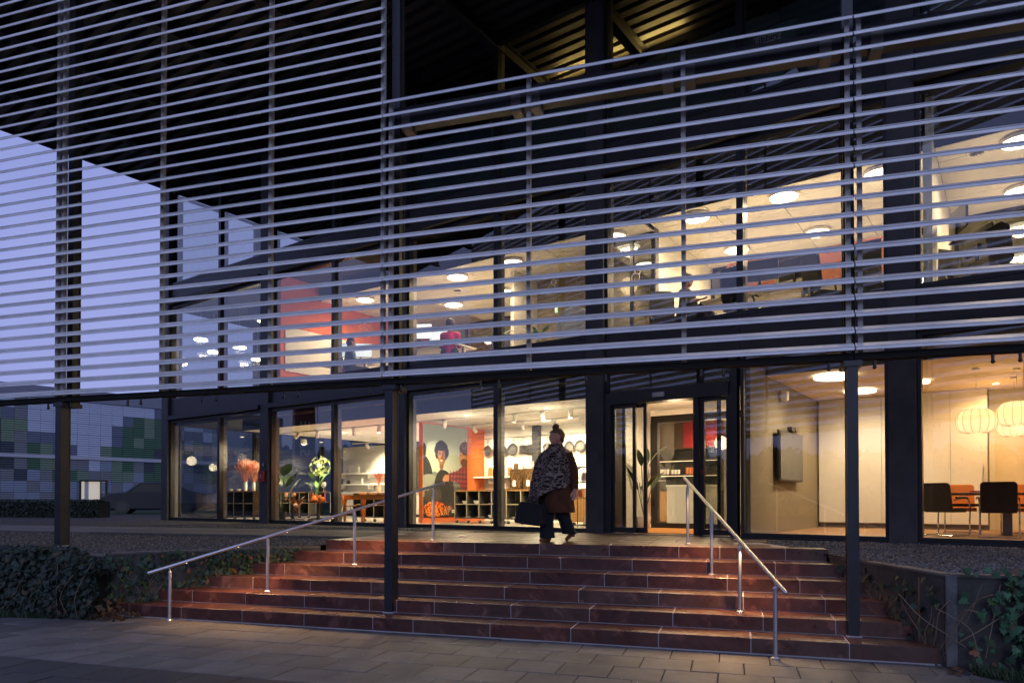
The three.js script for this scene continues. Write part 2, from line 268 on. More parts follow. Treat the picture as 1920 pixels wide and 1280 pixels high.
// entrance in the fourth bay
{
  const e = part(B, 'entrance_frame', [bv(15.99, 16.13, 0.97, 3.62, -0.06, 0.16), bv(18.40, 18.53, 0.97, 4.10, -0.03, 0.14), bv(16.13, 18.40, 3.40, 3.64, -0.09, 0.2), bv(15.99, 18.4, 4.04, 4.10, -0.02, 0.12), bv(17.76, 17.86, 0.97, 3.40, -0.05, 0.16), bv(15.99, 16.04, 3.64, 4.04, -0.02, 0.12)], M.frame);
  part(e, 'pane', bv(16.04, 18.4, 3.64, 4.04, 0.045, 0.0455), M.glass);
  part(e, 'door_sensor', bv(17.02, 17.24, 3.47, 3.55, -0.13, -0.092), mat(0.4, 0.4, 0.42, 0.4));
  const leaf = (u0, u1, v) => { const d = part(B, 'sliding_door', [bv(u0, u0 + 0.06, 0.985, 3.395, v, v + 0.05), bv(u1 - 0.06, u1, 0.985, 3.395, v, v + 0.05), bv(u0 + 0.06, u1 - 0.06, 0.985, 1.08, v, v + 0.05), bv(u0 + 0.06, u1 - 0.06, 3.33, 3.395, v, v + 0.05)], M.frame); part(d, 'pane', bv(u0 + 0.06, u1 - 0.06, 1.08, 3.33, v + 0.02, v + 0.0205), M.glass); return d; };
  leaf(16.135, 16.62, 0.0); leaf(16.30, 16.80, 0.09); const r = leaf(17.87, 18.395, 0.0); leaf(17.80, 18.2, 0.09);
  part(r, 'sticker', bv(17.89, 17.915, 2.05, 2.13, -0.006, -0.001), M.red);
  part(B, 'threshold', bv(15.99, 18.5, 0.93, 0.972, -0.14, 0.18), M.frameIn);
}
// end wall of glass on the left
for (const [y0, y1] of [[0.97, 4.10], [4.75, 7.76], [8.45, 11.45]]) for (let i = 0; i < 3; i++) {
  const v0 = 0.30 + i * 2.9, v1 = v0 + 2.8, w = part(B, 'window', [bv(0.24, 0.36, y0, y1, v0, v0 + 0.06), bv(0.24, 0.36, y0, y1, v1 - 0.06, v1), bv(0.24, 0.36, y0, y0 + 0.07, v0 + 0.06, v1 - 0.06), bv(0.24, 0.36, y1 - 0.06, y1, v0 + 0.06, v1 - 0.06)], M.frame);
  part(w, 'pane', bv(0.30, 0.3005, y0 + 0.07, y1 - 0.06, v0 + 0.06, v1 - 0.06), M.glassSide);
}
for (const [y0, y1] of [[0.6, 0.968], [4.102, 4.748], [7.762, 8.448]]) part(B, 'spandrel_panel', bv(0.22, 0.37, y0, y1, 0.3, 9), M.spandrel);
for (const v of [3.1, 6.0, 8.9]) part(B, 'column', bv(0.2, 0.39, 0.9, 11.6, v, v + 0.1), M.frame);
// slabs, closing walls
part(B, 'ground_floor', bv(0.4, U1, 0.9, FLOOR - 0.012, 0.125, 9), M.concrete);
part(B, 'upper_floor', bv(0.4, U1, 3.96, 4.48, 0.14, 9), M.dark); part(B, 'upper_floor', bv(0.4, U1, 7.86, 8.34, 0.14, 9), M.dark);
part(B, 'carpet', bv(0.4, U1, 4.483, 4.50, 0.16, 8.9), M.carpet);
part(B, 'rear_wall', [bv(0.4, U1, 0.9, 7.86, 9, 9.3), bv(5.4, U1, 8.34, 11.6, 9, 9.3)], M.dark); part(B, 'end_wall', bv(U1, U1 + 0.3, 0.9, 11.6, -0.1, 9.3), M.dark);
// top storey: unlit, a row of green-grey wall panels behind the glass
for (let i = 0; i < 15; i++) part(B, 'wall_panel', bv(7.9 + i * 1.2, 7.9 + i * 1.2 + 1.185, 8.345, 11.3, 2.25, 2.30), M.teal);
part(B, 'partition', bv(7.9, U1, 8.345, 11.59, 2.305, 2.4), M.dark);
// ground floor rooms
part(B, 'showroom_floor', bv(0.42, 15.72, FLOOR - 0.01, FLOOR, 0.13, 6.9), M.floor); part(B, 'meeting_floor', bv(18.55, U1, FLOOR - 0.01, FLOOR, 0.13, 6.9), M.lino);
part(B, 'door_mat', bv(15.9, 18.45, FLOOR - 0.01, FLOOR + 0.004, 0.19, 2.45), M.coir); part(B, 'hall_floor', bv(15.75, 18.5, FLOOR - 0.01, FLOOR, 2.46, 6.9), M.floor);
function ceiling(u0, u1, v0, v1, y, su, sv, m = M.ceil, name = 'ceiling_tile') {
  const nu = Math.round((u1 - u0) / su), nv = Math.round((v1 - v0) / sv), a = (u1 - u0) / nu, b = (v1 - v0) / nv, g = box(a - 0.014, 0.02, b - 0.014);
  const c = part(B, 'ceiling', bv(u0, u1, y + 0.022, y + 0.05, v0, v1), M.frameIn);
  for (let i = 0; i < nu; i++) for (let j = 0; j < nv; j++) { const t = part(c, name, g, m); t.position.set(u0 + (i + 0.5) * a, y + 0.01 + rr(-0.0012, 0.0012), -(v0 + (j + 0.5) * b)); }
  part(B, 'ceiling_edge', bv(u0, u1, y, y + 0.3, v0 - 0.02, v0 - 0.003), M.dark);
}
ceiling(3.5, 15.72, 0.5, 6.9, 3.66, 1.2, 1.2); ceiling(15.75, 18.5, 0.25, 6.9, 3.58, 1.2, 0.6); ceiling(18.66, U1, 1.1, 5.6, 3.86, 1.8, 1.2, mat(0.72, 0.60, 0.43, 0.8));
part(B, 'wall', [bv(0.6, 9.5, FLOOR, 3.66, 6.9, 7), bv(9.62, 14.0, FLOOR, 3.66, 4.42, 4.5), bv(15.72, 15.78, FLOOR, 3.96, 1.25, 2.5), bv(14.0, 14.06, FLOOR, 3.96, 4.5, 7), bv(14.0, 18.6, FLOOR, 3.9, 6.9, 7)], M.wall);
part(B, 'wall', bv(9.50, 9.62, 1.1, 3.655, 1.75, 4.5), M.orange, 'orange partition wall at the end of the mural'); part(B, 'skirting', bv(9.49, 9.63, FLOOR, 1.1, 1.74, 4.42), M.orange);
part(B, 'wall', bv(18.53, 18.70, FLOOR, 3.96, 0.16, 6.9), M.beige, 'taupe side wall of the meeting room'); part(B, 'skirting', bv(18.70, 18.715, FLOOR, 1.06, 0.16, 5.1), M.beige);
part(B, 'wall', bv(18.7, U1, FLOOR, 3.9, 5.68, 5.75), M.wall);
part(B, 'wall_lining', bv(15.72, 15.80, FLOOR, 3.96, 0.16, 1.24), M.black); part(B, 'pillar', bv(11.42, 11.64, FLOOR, 3.655, 4.26, 4.40), M.column); part(B, 'pillar', bv(4.9, 5.15, FLOOR, 3.655, 6.3, 6.6), M.column);
// cupboards in the meeting room and the room right of it: doors as parts
{
  const c = part(B, 'cupboard', [bv(18.72, 21.95, FLOOR, 1.09, 5.2, 5.65), bv(18.72, 21.95, 1.09, 3.855, 5.14, 5.66)], M.beige);
  for (let i = 0; i < 5; i++) { const d = part(c, 'cupboard_door', bv(18.74 + i * 0.64, 18.74 + i * 0.64 + 0.632, 1.095, 3.85, 5.10, 5.136), M.cupboard); if (i !== 1) part(d, 'handle', bv(18.74 + i * 0.64 + (i % 2 ? 0.05 : 0.56), 18.74 + i * 0.64 + (i % 2 ? 0.065 : 0.575), 1.9, 2.3, 5.06, 5.085), M.steel); }
  part(B, 'door', [bv(22.05, 23.05, FLOOR, 3.2, 5.62, 5.675)], mat(0.70, 0.62, 0.48, 0.5));
}
// glazed inner door of the entrance hall, dark frames
{
  const d = part(B, 'inner_door', [bv(15.79, 15.95, FLOOR, 3.45, 2.5, 2.62), bv(15.95, 18.5, 3.3, 3.45, 2.5, 2.62), bv(16.85, 17.0, FLOOR, 3.3, 2.5, 2.62), bv(18.35, 18.5, FLOOR, 3.3, 2.5, 2.62), bv(15.95, 16.85, FLOOR, 1.09, 2.5, 2.62), bv(17, 18.35, FLOOR, 1.09, 2.5, 2.62)], M.frame);
  part(d, 'pane', bv(15.95, 16.85, 1.09, 3.3, 2.55, 2.5505), M.glass); part(d, 'pane', bv(17, 18.35, 1.09, 3.3, 2.55, 2.5505), M.glass);
  part(d, 'handle', bv(16.0, 16.16, 2.0, 2.03, 2.42, 2.46), M.steel);
}
// first floor rooms
const C1 = 7.05, F1 = 4.50;
ceiling(3.6, 5.62, 0.6, 7.5, C1, 1.0, 0.6); ceiling(5.76, 9.3, 1.5, 7.5, 7.42, 1.2, 0.6); ceiling(9.3, 16.45, 0.6, 7.5, C1, 1.2, 0.6); part(B, 'ceiling_step', bv(9.27, 9.298, C1, 7.48, 0.6, 7.5), M.ceil); ceiling(16.55, 21.3, 0.6, 7.5, C1, 1.2, 0.6); ceiling(21.42, U1, 0.6, 7.5, C1, 1.2, 0.6);
part(B, 'wall', [bv(3.4, U1, F1, 7.86, 7.5, 7.6)], M.wall);
part(B, 'wall', bv(5.64, 5.75, F1, 7.86, 0.16, 7.5), M.orange, 'orange office side wall'); part(B, 'wall', bv(16.45, 16.55, F1, 7.86, 1.25, 7.5), M.wall); part(B, 'wall', bv(21.3, 21.42, F1, 7.86, 0.56, 7.5), M.wall); part(B, 'wall', bv(21.3, 21.42, F1, C1, 0.18, 0.555), M.wall);
part(B, 'wall_board', bv(5.755, 5.78, 5.2, 6.45, 0.3, 4.9), M.white);
function glazedWall(u0, u1, v, n) { // inner partition of glass in dark frames
  const w = (u1 - u0) / n, f = [bv(u0, u1, 6.93, 7.045, v, v + 0.07), bv(u0, u1, F1, F1 + 0.12, v, v + 0.07)]; for (let i = 0; i <= n; i++) f.push(bv(u0 + i * w - 0.035, u0 + i * w + 0.035, F1 + 0.12, 6.93, v, v + 0.07));
  const g = part(B, 'glazed_partition', f, M.frame); for (let i = 0; i < n; i++) part(g, 'pane', bv(u0 + i * w + 0.035, u0 + (i + 1) * w - 0.035, F1 + 0.12, 6.93, v + 0.03, v + 0.0305), M.glass);
}
glazedWall(16.6, 21.25, 4.2, 4); glazedWall(21.5, 26.2, 4.0, 4); glazedWall(5.8, 12.6, 4.9, 5); glazedWall(15.0, 16.44, 1.2, 3);
part(B, 'wall', bv(12.65, 15.0, F1, 7.045, 2.6, 2.7), M.beige); part(B, 'wall', bv(12.6, 12.7, F1, 7.045, 1.6, 7.5), M.wall); part(B, 'wall', bv(15.0, 15.08, F1, 7.045, 1.28, 4.0), M.beige);
// the roof reaches over the gap to the screen
{
  const p = (u, v) => { const q = P(u, 0, v); return [q[0], q[2]]; };
  const R = thing('roof', 'big flat dark roof over building and louvre screen with ribbed underside', 'roof');
  { const e = part(R, 'roof_edge', bx(0.27, 0.40, 11.50, 12.06, -9.4, 10.9), M.dark); e.position.set(A0.x, 0, A0.z); e.rotation.y = BT; }
  part(R, 'roof_slab', plate([p(0.3, 9.4), p(0.3, -10.95), [16, -0.25], [16, -14.5]], 0.4, 12.05), M.dark);
  const G = new THREE.Group(); G.name = 'deck'; R.add(G); G.position.set(A0.x, 0, A0.z); G.rotation.y = BT;
  for (let i = 0; i < 58; i++) { const v = -9.0 + i * 0.3, u = Math.min(27, (10.3 + 0.9488 * Math.min(v, 0)) / 0.31588); if (u > 1.5) part(G, 'deck_rib', bv(0.4, u, 11.56, 11.648, v, v + 0.16), M.deck); }
  for (const u of [2.9, 8.1, 13.35, 18.57, 23.8, 5.3, 10.5, 15.75, 20.95]) { const v0 = Math.max(-10.6, (u * 0.31588 - 10.3) / 0.9488); part(G, 'roof_beam', [bv(u - 0.1, u + 0.1, 11.26, 11.29, v0, 8.8), bv(u - 0.012, u + 0.012, 11.29, 11.54, v0, 8.8), bv(u - 0.1, u + 0.1, 11.54, 11.56, v0, 8.8)], M.beam); }
}
// ---------------------------------------------------------------- the louvre screen and its posts
{
  const prof = new THREE.Shape([[0.0, 0], [0.0, 0.029], [-0.014, 0.0295], [-0.014, 0.0365], [-0.002, 0.0375], [-0.090, 0.0895], [-0.094, 0.086], [-0.012, 0.0]].map((p) => new THREE.Vector2(...p)));
  const slatG = (L) => new THREE.ExtrudeGeometry(prof, { depth: L, bevelEnabled: false }).rotateY(-Math.PI / 2).translate(L, 0, 0);
  const slatMs = [0.90, 0.96, 1.0, 1.05].map((k) => { const m = M.slat.clone(); m.color.multiplyScalar(k); return m; }), pitch = 0.1765, y0 = 3.18, zf = -0.36;
  const secs = [[-13.24, -7.745, 47, 'far left louvre section running past the corner of the building'], [-7.735, -2.215, 47, 'tall louvre section of grey slats up to the roof, left of the open corner'], [-2.205, 3.325, 21, 'louvre section of grey slats with an open gap, above the red steps'], [3.335, 8.85, 21, 'louvre section of grey slats right of the right-hand post']];
  for (const [a, b, n, label] of secs) {
    const o = thing('louvre_screen', label, 'louvre screen', [a, 0, zf], 0, 'louvre sections of the sun screen');
    const g = slatG(b - a - 0.006); g.computeVertexNormals();
    for (let i = 0; i < 47; i++) { if (i >= n && i < 31) continue; const s = part(o, 'slat', g, pick(slatMs)); s.position.set(0.003, y0 + i * pitch + rr(-0.0012, 0.0012), rr(-0.001, 0.001)); s.rotation.z = rr(-0.0006, 0.0006); }
    const H = (n - 1) * pitch + 0.06, L = b - a;
    if (n < 30) for (let i = 0; i < 4; i++) { const x = i === 0 ? 0.055 : i === 3 ? L - 0.05 : 0.075 + i * (L / 3); part(o, 'fin', bx(x - 0.024, x + 0.024, y0 + 31 * pitch - 0.02, 11.5, -0.125, -0.097), M.fin); }
    for (let i = 0; i < 4; i++) { const x = i === 0 ? 0.055 : i === 3 ? L - 0.05 : 0.075 + i * (L / 3); part(o, 'fin', bx(x - 0.02, x + 0.02, y0 - 0.02, y0 + H, -0.125, -0.097), M.fin); part(o, 'stiffener', bx(x + 0.022, x + 0.030, y0 - 0.01, y0 + H, -0.155, -0.10), M.fin); }
    part(o, 'edge_beam', [bx(0, L, y0 - 0.085, y0 - 0.012, -0.24, -0.09)], M.edgeB ??= mat(0.004, 0.004, 0.004, 0.9));
    if (n < 30) { part(o, 'top_tube', bx(0.08, L - 0.08, y0 + H - 0.30, y0 + H - 0.06, -0.34, -0.16), M.post); for (const x of [0.25, L / 3 + 0.15, L / 3 - 0.1, 2 * L / 3 + 0.15, 2 * L / 3 - 0.1, L - 0.25]) part(o, 'clamp', bx(x - 0.06, x + 0.06, y0 + H - 0.36, y0 + H - 0.10, -0.36, -0.15), M.frameIn); }
    for (let i = 0; i < 5; i++) for (const d of [-0.14, 0.1]) part(o, 'bracket', [cyl(0.016, 0.016, 0.07, 0.1 + d + i * (L - 0.2) / 4, y0 - 0.165, -0.14, 8), ball(0.022, 0.1 + d + i * (L - 0.2) / 4, y0 - 0.17, -0.14)], M.black);
  }
  const posts = [[-7.64, 0.9, 'steel post standing behind the ivy hedge', 12], [-2.12, 0.16, 'steel post rising from the bottom step between the two handrails', 12], [3.30, 0.16, 'steel post on the bottom step near the right wall', 7.4]];
  for (const [x, y, label, top] of posts) {
    const o = thing('steel_post', 'dark ' + label, 'post', [x, y, -0.46], 0, 'posts carrying the louvre screen');
    const h = 3.012 - y, h2 = top - y - (top > 11 ? 0.5 : 0);
    part(o, 'flange', bx(-0.055, 0.055, 0.004, h, 0.07, 0.085), M.post); part(o, 'flange', bx(-0.055, 0.055, 0.004, h, -0.085, -0.07), M.post); part(o, 'web', [bx(-0.05, -0.044, 0.004, h, -0.07, 0.07), bx(0.044, 0.05, 0.004, h, -0.07, 0.07)], M.post);
    part(o, 'upper_post', [bx(-0.055, 0.055, h + 0.06, h2, -0.115, -0.10), bx(-0.055, 0.055, h + 0.06, h2, -0.245, -0.23), bx(-0.044, 0.044, h + 0.06, h2, -0.23, -0.115)], M.post); part(o, 'base_plate', bx(-0.075, 0.075, 0, 0.012, -0.10, 0.10), M.grout); part(o, 'head_plate', bx(-0.085, 0.095, 3.012 - y, 3.072 - y, -0.25, 0.10), M.post);
  }
}
// ---------------------------------------------------------------- handrails with light strips under the rail
function handrail(label, top, feet) {
  const o = thing('handrail', label, 'handrail'), a = V(...top[0]), b = V(...top[1]), d = b.clone().sub(a);
  const ext = d.clone().normalize().multiplyScalar(0.26), A = a.clone().sub(ext), C = b.clone().add(ext.clone().multiplyScalar(0.7));
  part(o, 'rail', [rod(A, C, 0.0212, 16), ball(0.0212, ...A.toArray()), ball(0.0212, ...C.toArray())], M.steel);
  for (const f of feet) {
    const t = (f[0] - a.x) / d.x, y = a.y + d.y * t, h = y - f[1];
    const p = part(o, 'rail_post', [cyl(0.0212, 0.0212, h - 0.075, f[0], f[1], f[2]), cyl(0.0212, 0.012, 0.02, f[0], y - 0.076, f[2]), cyl(0.010, 0.010, 0.045, f[0], y - 0.062, f[2])], M.steel);
    part(p, 'floor_flange', [cyl(0.043, 0.043, 0.010, f[0], f[1], f[2], 20), cyl(0.041, 0.026, 0.012, f[0], f[1] + 0.010, f[2], 20)], M.steel);
  }
  const m0 = A.clone().lerp(C, 0.03), m1 = A.clone().lerp(C, 0.97), dn = V(0, -0.0215, 0);
  return [m0, m1, o];
}
const ledG = cyl(0.009, 0.009, 0.006, 0, -0.003, 0, 12);
const railL = handrail('long steel handrail running diagonally up the left side of the steps', [[-5.072, 0.715, 0.137], [-2.426, 1.815, -2.508]], [[-5.072, 0, 0.137], [-4.132, 0.32, -0.66], [-3.244, 0.64, -1.50], [-2.426, 0.96, -2.508]]);
const railR = handrail('steel handrail leading up to the door on the right side of the steps', [[2.491, 0.785, 0.185], [1.468, 1.862, -2.729]], [[2.491, 0, 0.185], [2.16, 0.32, -0.70], [1.828, 0.64, -1.62], [1.468, 0.96, -2.729]]);
for (const [m0, m1, ro, n] of [[...railL, 6], [...railR, 5]]) for (let i = n === 5 ? 1 : 0; i < n; i++) { const q = m0.clone().lerp(m1, (i + 0.5) / n); part(ro, 'led_spot', ledG, M.led).position.set(q.x, q.y - 0.0225, q.z); const s = new THREE.SpotLight(col(1, 0.54, 0.22), i ? 3.9 : 1.3, 0, 1.35, 0.8); s.position.set(q.x, q.y - 0.05, q.z); s.target.position.set(q.x, q.y - 1, q.z); s.castShadow = true; s.shadow.radius = 0.6; scene.add(s, s.target); }

// ---------------------------------------------------------------- lamps of the rooms
const discG = [cyl(0.24, 0.24, 0.006, 0, -0.078, 0, 36)], discH = merge([cyl(0.25, 0.25, 0.05, 0, -0.0715, 0, 36), cyl(0.03, 0.03, 0.03, 0, -0.022, 0, 10)]);
const discSmall = cyl(0.2, 0.2, 0.05, 0, -0.03, 0, 28);
const discP = [['left corner office', 'hanging lowest at the glass', 1.62, 0.25, 6.61], ['left corner office', 'hanging furthest left', 0.6, 1.31, 6.52], ['left corner office', 'hanging between two others', 1.97, 1.38, 6.52], ['left corner office', 'hanging deepest in the room', 0.68, 2.92, 6.52]];
const discs = [['leftmost office', 'on the tip of the ceiling', 3.95, 0.95, 0], ['orange-walled office', 'under the higher ceiling', 7.13, 2.02, 11, 7.42], ['orange-walled office', 'near the window above the screens', 11.4, 1.05, 9], ['orange-walled office', 'deep in the room', 9.75, 2.86, 8], ['orange-walled office', 'second row, beside the dark frame', 11.65, 2.75, 6], ['middle office', 'large, behind the dark frame', 13.1, 0.98, 6], ['middle office', 'through the narrow glazed partition', 15.72, 0.9, 4], ['middle office', 'second row behind the partition', 15.5, 2.9, 4], ['middle office', 'deepest one behind the partition', 14.0, 4.85, 0],
  ['right upper office', 'nearest the side wall', 17.46, 0.92, 9], ['right upper office', 'front row, middle', 19.08, 0.92, 9], ['right upper office', 'front row, beside the right column', 20.62, 0.92, 8], ['right upper office', 'second row, nearest the side wall', 17.52, 3.12, 8], ['right upper office', 'second row, middle', 19.17, 3.08, 8], ['right upper office', 'third row, lowest in view', 19.17, 4.8, 6], ['far right office', 'front row', 22.5, 0.96, 9], ['far right office', 'second row', 22.52, 3.08, 9]];
const discGeo = merge(discG);
for (const [room, how, u, v, y] of discP) { const t = inside('pendant_lamp', `round white pendant lamp in the glazed ${room}, ${how}`, 'lamp', u, y, v, 'pendant lamps in the glazed corner'); part(t, 'lamp_disc', discSmall, M.disc); part(t, 'cord', cyl(0.005, 0.005, 7.8 - y - 0.02, 0, 0.02, 0, 6), M.white); glow(...P(u, y - 0.1, v), 0.5, NEUT); }
for (const [room, how, u, v, I, C1 = 7.05] of discs) { const t = inside('ceiling_light', `round white ceiling light in the ${room}, ${how}`, 'ceiling light', u, C1, v, 'round office ceiling lights'); part(t, 'lamp_disc', discGeo, M.disc); part(t, 'housing', discH, M.white); if (I) { down(...P(u, C1 - 0.10, v), I * 0.60, WARM, 10); glow(...P(u, C1 - 0.9, v), I * 0.03, WARM, 10); } }
for (const [u, v, how] of [[18.0, 1.0, 'right upper office'], [21.95, 1.1, 'far right office'], [10.6, 2.0, 'orange-walled office']]) { const t = inside('smoke_detector', `round ceiling vent in the ${how}`, 'vent', u, C1, v); part(t, 'vent_ring', cyl(0.13, 0.15, 0.02, 0, -0.02, 0, 24), M.white); for (let i = 0; i < 6; i++) part(t, 'vent_blade', box(0.2, 0.006, 0.02).rotateX(0.5).rotateY(i * Math.PI / 6).translate(0, -0.025, 0), M.frameIn); }
// track lights of the showroom
function trackSpot(label, u, v, y, T0, I) {
  const t = inside('track_spotlight', label, 'spotlight', u, y, v, 'white track spotlights'), du = T0[0] - u, dv = T0[2] - v, hd = Math.hypot(du, dv);
  part(t, 'adapter', bx(-0.09, 0.09, -0.04, -0.005, -0.02, 0.02), M.white); part(t, 'yoke', cyl(0.02, 0.02, 0.08, 0, -0.12, 0, 10), M.white);
  const h = new THREE.Group(); h.name = numbered('lamp_head'); t.add(h); h.position.set(0, -0.14, 0); h.rotation.set(Math.atan2(hd, y - 0.14 - T0[1]), Math.atan2(-du, dv), 0, 'YXZ');
  part(h, 'housing', lathe([[0.0, 0.11], [0.048, 0.11], [0.055, 0.10], [0.055, -0.09], [0.048, -0.09], [0.046, -0.06], [0, -0.06]], 18), M.white);
  part(h, 'lamp_lens', cyl(0.044, 0.044, 0.006, 0, -0.072, 0, 18), M.bulb);
  if (I) { t.updateMatrixWorld(true); const a = V(0, -0.12, 0).applyMatrix4(h.matrixWorld), b = V(0, -2, 0).applyMatrix4(h.matrixWorld), s = new THREE.SpotLight(col(...NEUT), I * ROOMS, 0, 0.8, 0.9); s.position.copy(a); s.target.position.copy(b); s.castShadow = true; s.shadow.radius = 3; scene.add(s, s.target); }
}
const C0 = 3.655;
const trackSpots = [['over the pale flowers at the far left', 4.75, 1.5, [3.65, 2.2, 0.8], 9], ['second from the left on the front track', 5.55, 1.6, [5.0, 1.6, 1.6], 9], ['pointing down left of the mullion', 7.15, 1.6, [6.9, 1.8, 2.1], 6], ['right of the mullion over the orange table', 8.15, 1.6, [8.4, 1.7, 1.1], 8], ['in front of the campfire mural', 10.5, 1.62, [9.7, 1.9, 2.6], 3], ['glowing above the stump display', 12.7, 1.62, [12.5, 1.6, 1.2], 3], ['on the front track beside the glowing one', 13.5, 1.62, [13.0, 1.8, 2.7], 9], ['glowing nearest the entrance column', 14.25, 1.62, [14.4, 1.4, 1.0], 3],
  ['on the rear track left of the orange wall', 8.9, 3.1, [8.0, 1.6, 4.0], 7], ['on the rear track aimed at the first pans', 10.3, 3.1, [10.2, 2.6, 4.4], 5], ['on the rear track aimed left of the dark pillar', 11.9, 3.1, [11.2, 2.5, 4.4], 5], ['on the rear track aimed right of the dark pillar', 12.9, 3.1, [12.6, 2.5, 4.4], 5], ['on the rear track above the woman in the shawl', 13.7, 3.1, [13.4, 2.5, 4.4], 5], ['far back over the glass shelves', 6.2, 5.6, [6.0, 2.4, 6.8], 12], ['far back over the white shelves', 3.4, 5.6, [3.2, 2.4, 6.8], 12], ['deep in the shop over the oak table', 7.6, 4.2, [7.6, 1.0, 4.6], 9]];
for (const [how, u, v, T0, I] of trackSpots) trackSpot(`white track spotlight ${how}`, u, v, C0, T0, I);
for (const [u0, u1, v, how] of [[3.9, 15.2, 1.62, 'front'], [9.7, 15.2, 3.1, 'rear'], [2.6, 9, 5.6, 'back left']]) { const t = inside('light_track', `white ${how} ceiling track carrying spotlights in the shop`, 'light track', (u0 + u1) / 2, C0, v); part(t, 'rail', bx(-(u1 - u0) / 2, (u1 - u0) / 2, -0.03, 0.002, -0.017, 0.017), M.white); }
for (const [u, v, I] of [[5.6, 2.6, 3.5], [8.2, 2.6, 3.5], [11.5, 1.3, 4], [13.8, 1.3, 4], [12.5, 3.4, 3], [2.2, 4.5, 2.2], [6, 5, 3], [1.8, 1.6, 3]]) { const t = inside('downlight', `recessed round downlight in the shop ceiling ${u < 2 ? 'in the glazed corner' : u < 5 ? 'at the left end' : u < 6.5 ? (v > 3 ? 'far at the back' : 'above the glassware') : u < 9 ? 'above the oak table' : u < 12 ? 'above the mural' : v > 2 ? 'before the hanging pans' : 'behind the entrance column'}`, 'downlight', u, C0, v, 'shop downlights'); part(t, 'lamp_disc', cyl(0.06, 0.06, 0.01, 0, -0.012, 0, 18), M.disc); part(t, 'trim_ring', new THREE.TorusGeometry(0.068, 0.009, 6, 20).rotateX(Math.PI / 2).translate(0, -0.008, 0), M.white); down(...P(u, C0 - 0.04, v), I * 1.5, NEUT, 4); glow(...P(u, C0 - 0.7, v), I * 0.12, NEUT, 8); }
// meeting room: two large discs; the room to the right: three paper lanterns
for (const [u, v, I, how, r] of [[19.75, 1.75, 7, 'front, close to the window', 0.36], [19.8, 3.9, 7, 'rear, above the cupboards', 0.3], [20.9, 3.3, 0, 'half behind the column', 0.2]]) { const t = inside('ceiling_light', `bright round ceiling light in the ground floor meeting room, ${how}`, 'ceiling light', u, 3.855, v, 'meeting room ceiling lights'); part(t, 'lamp_disc', cyl(r, r, 0.045, 0, -0.05, 0, 36), M.disc); if (I) down(...P(u, 3.79, v), I * 1.0, [1, 0.74, 0.45], 14); }
for (const [u, y, v, r, how] of [[21.86, 2.95, 2.42, 0.30, 'hanging left over the table'], [22.43, 3.08, 2.83, 0.30, 'hanging highest, cut by the picture edge'], [22.38, 2.95, 3.85, 0.27, 'hanging behind the other two']]) {
  const t = inside('paper_lantern', `ribbed white lantern lamp ${how}`, 'pendant lamp', u, y, v, 'ribbed lanterns over the meeting table');
  const pr = [[0.10, -0.205], [0.2, -0.20], [0.262, -0.155], [0.295, -0.07], [0.3, 0.01], [0.285, 0.10], [0.235, 0.17], [0.17, 0.2], [0.10, 0.205]].map((p) => [p[0] * r / 0.3, p[1] * r / 0.3]);
  const m = new THREE.MeshPhysicalMaterial({ color: col(0.86, 0.74, 0.52), roughness: 1, transmission: 0.4, thickness: 0, side: THREE.DoubleSide, emissive: col(1, 0.80, 0.48), emissiveIntensity: 0.95 });
  part(t, 'lamp_shade', lathe(pr, 40), m);
  for (let i = 0; i < 14; i++) part(t, 'rib', tube(pr.map((p) => V((p[0] + 0.003) * Math.cos(i * 0.4488), p[1], (p[0] + 0.003) * Math.sin(i * 0.4488))), 0.0035, 16, 5), M.ribM ??= mat(0.6, 0.42, 0.2, 0.8));
  part(t, 'cord', cyl(0.004, 0.004, 3.84 - y - 0.2 * r / 0.3, 0, 0.2 * r / 0.3, 0, 6), M.white); part(t, 'ceiling_rose', cyl(0.055, 0.05, 0.03, 0, 3.825 - y, 0, 18), M.white);
  part(t, 'bulb', ball(0.045, 0, 0, 0), M.bulb); glow(...P(u, y, v), 0.085, AMBER, 2);
}
for (const [u, v, I] of [[16.9, 1.2, 4.5], [17.6, 4.4, 5], [16.4, 4.6, 4]]) { const t = inside('downlight', `small round downlight in the entrance hall ${v < 2 ? 'just behind the sliding doors' : u > 17 ? 'deep in the hall' : 'over the hall shelves'}`, 'downlight', u, 3.575, v, 'hall downlights'); part(t, 'lamp_disc', cyl(0.06, 0.06, 0.01, 0, -0.012, 0, 18), M.disc); part(t, 'trim_ring', new THREE.TorusGeometry(0.068, 0.009, 6, 20).rotateX(Math.PI / 2).translate(0, -0.008, 0), M.white); down(...P(u, 3.53, v), I, WARM, 4); glow(...P(u, 2.9, v), I * 0.08, WARM, 8); }
for (const [u, v, I, how] of [[23.9, 1.9, 6, 'at the right end of the lantern room'], [22.1, 4.5, 5, 'before the cupboards of the lantern room']]) { const t = inside('downlight', `round recessed downlight ${how}`, 'downlight', u, 3.855, v); part(t, 'lamp_disc', cyl(0.06, 0.06, 0.01, 0, -0.012, 0, 18), M.disc); part(t, 'trim_ring', new THREE.TorusGeometry(0.068, 0.009, 6, 20).rotateX(Math.PI / 2).translate(0, -0.008, 0), M.white); down(...P(u, 3.81, v), I * 0.7, AMBER, 5); glow(...P(u, 3.2, v), I * 0.07, AMBER, 8); }
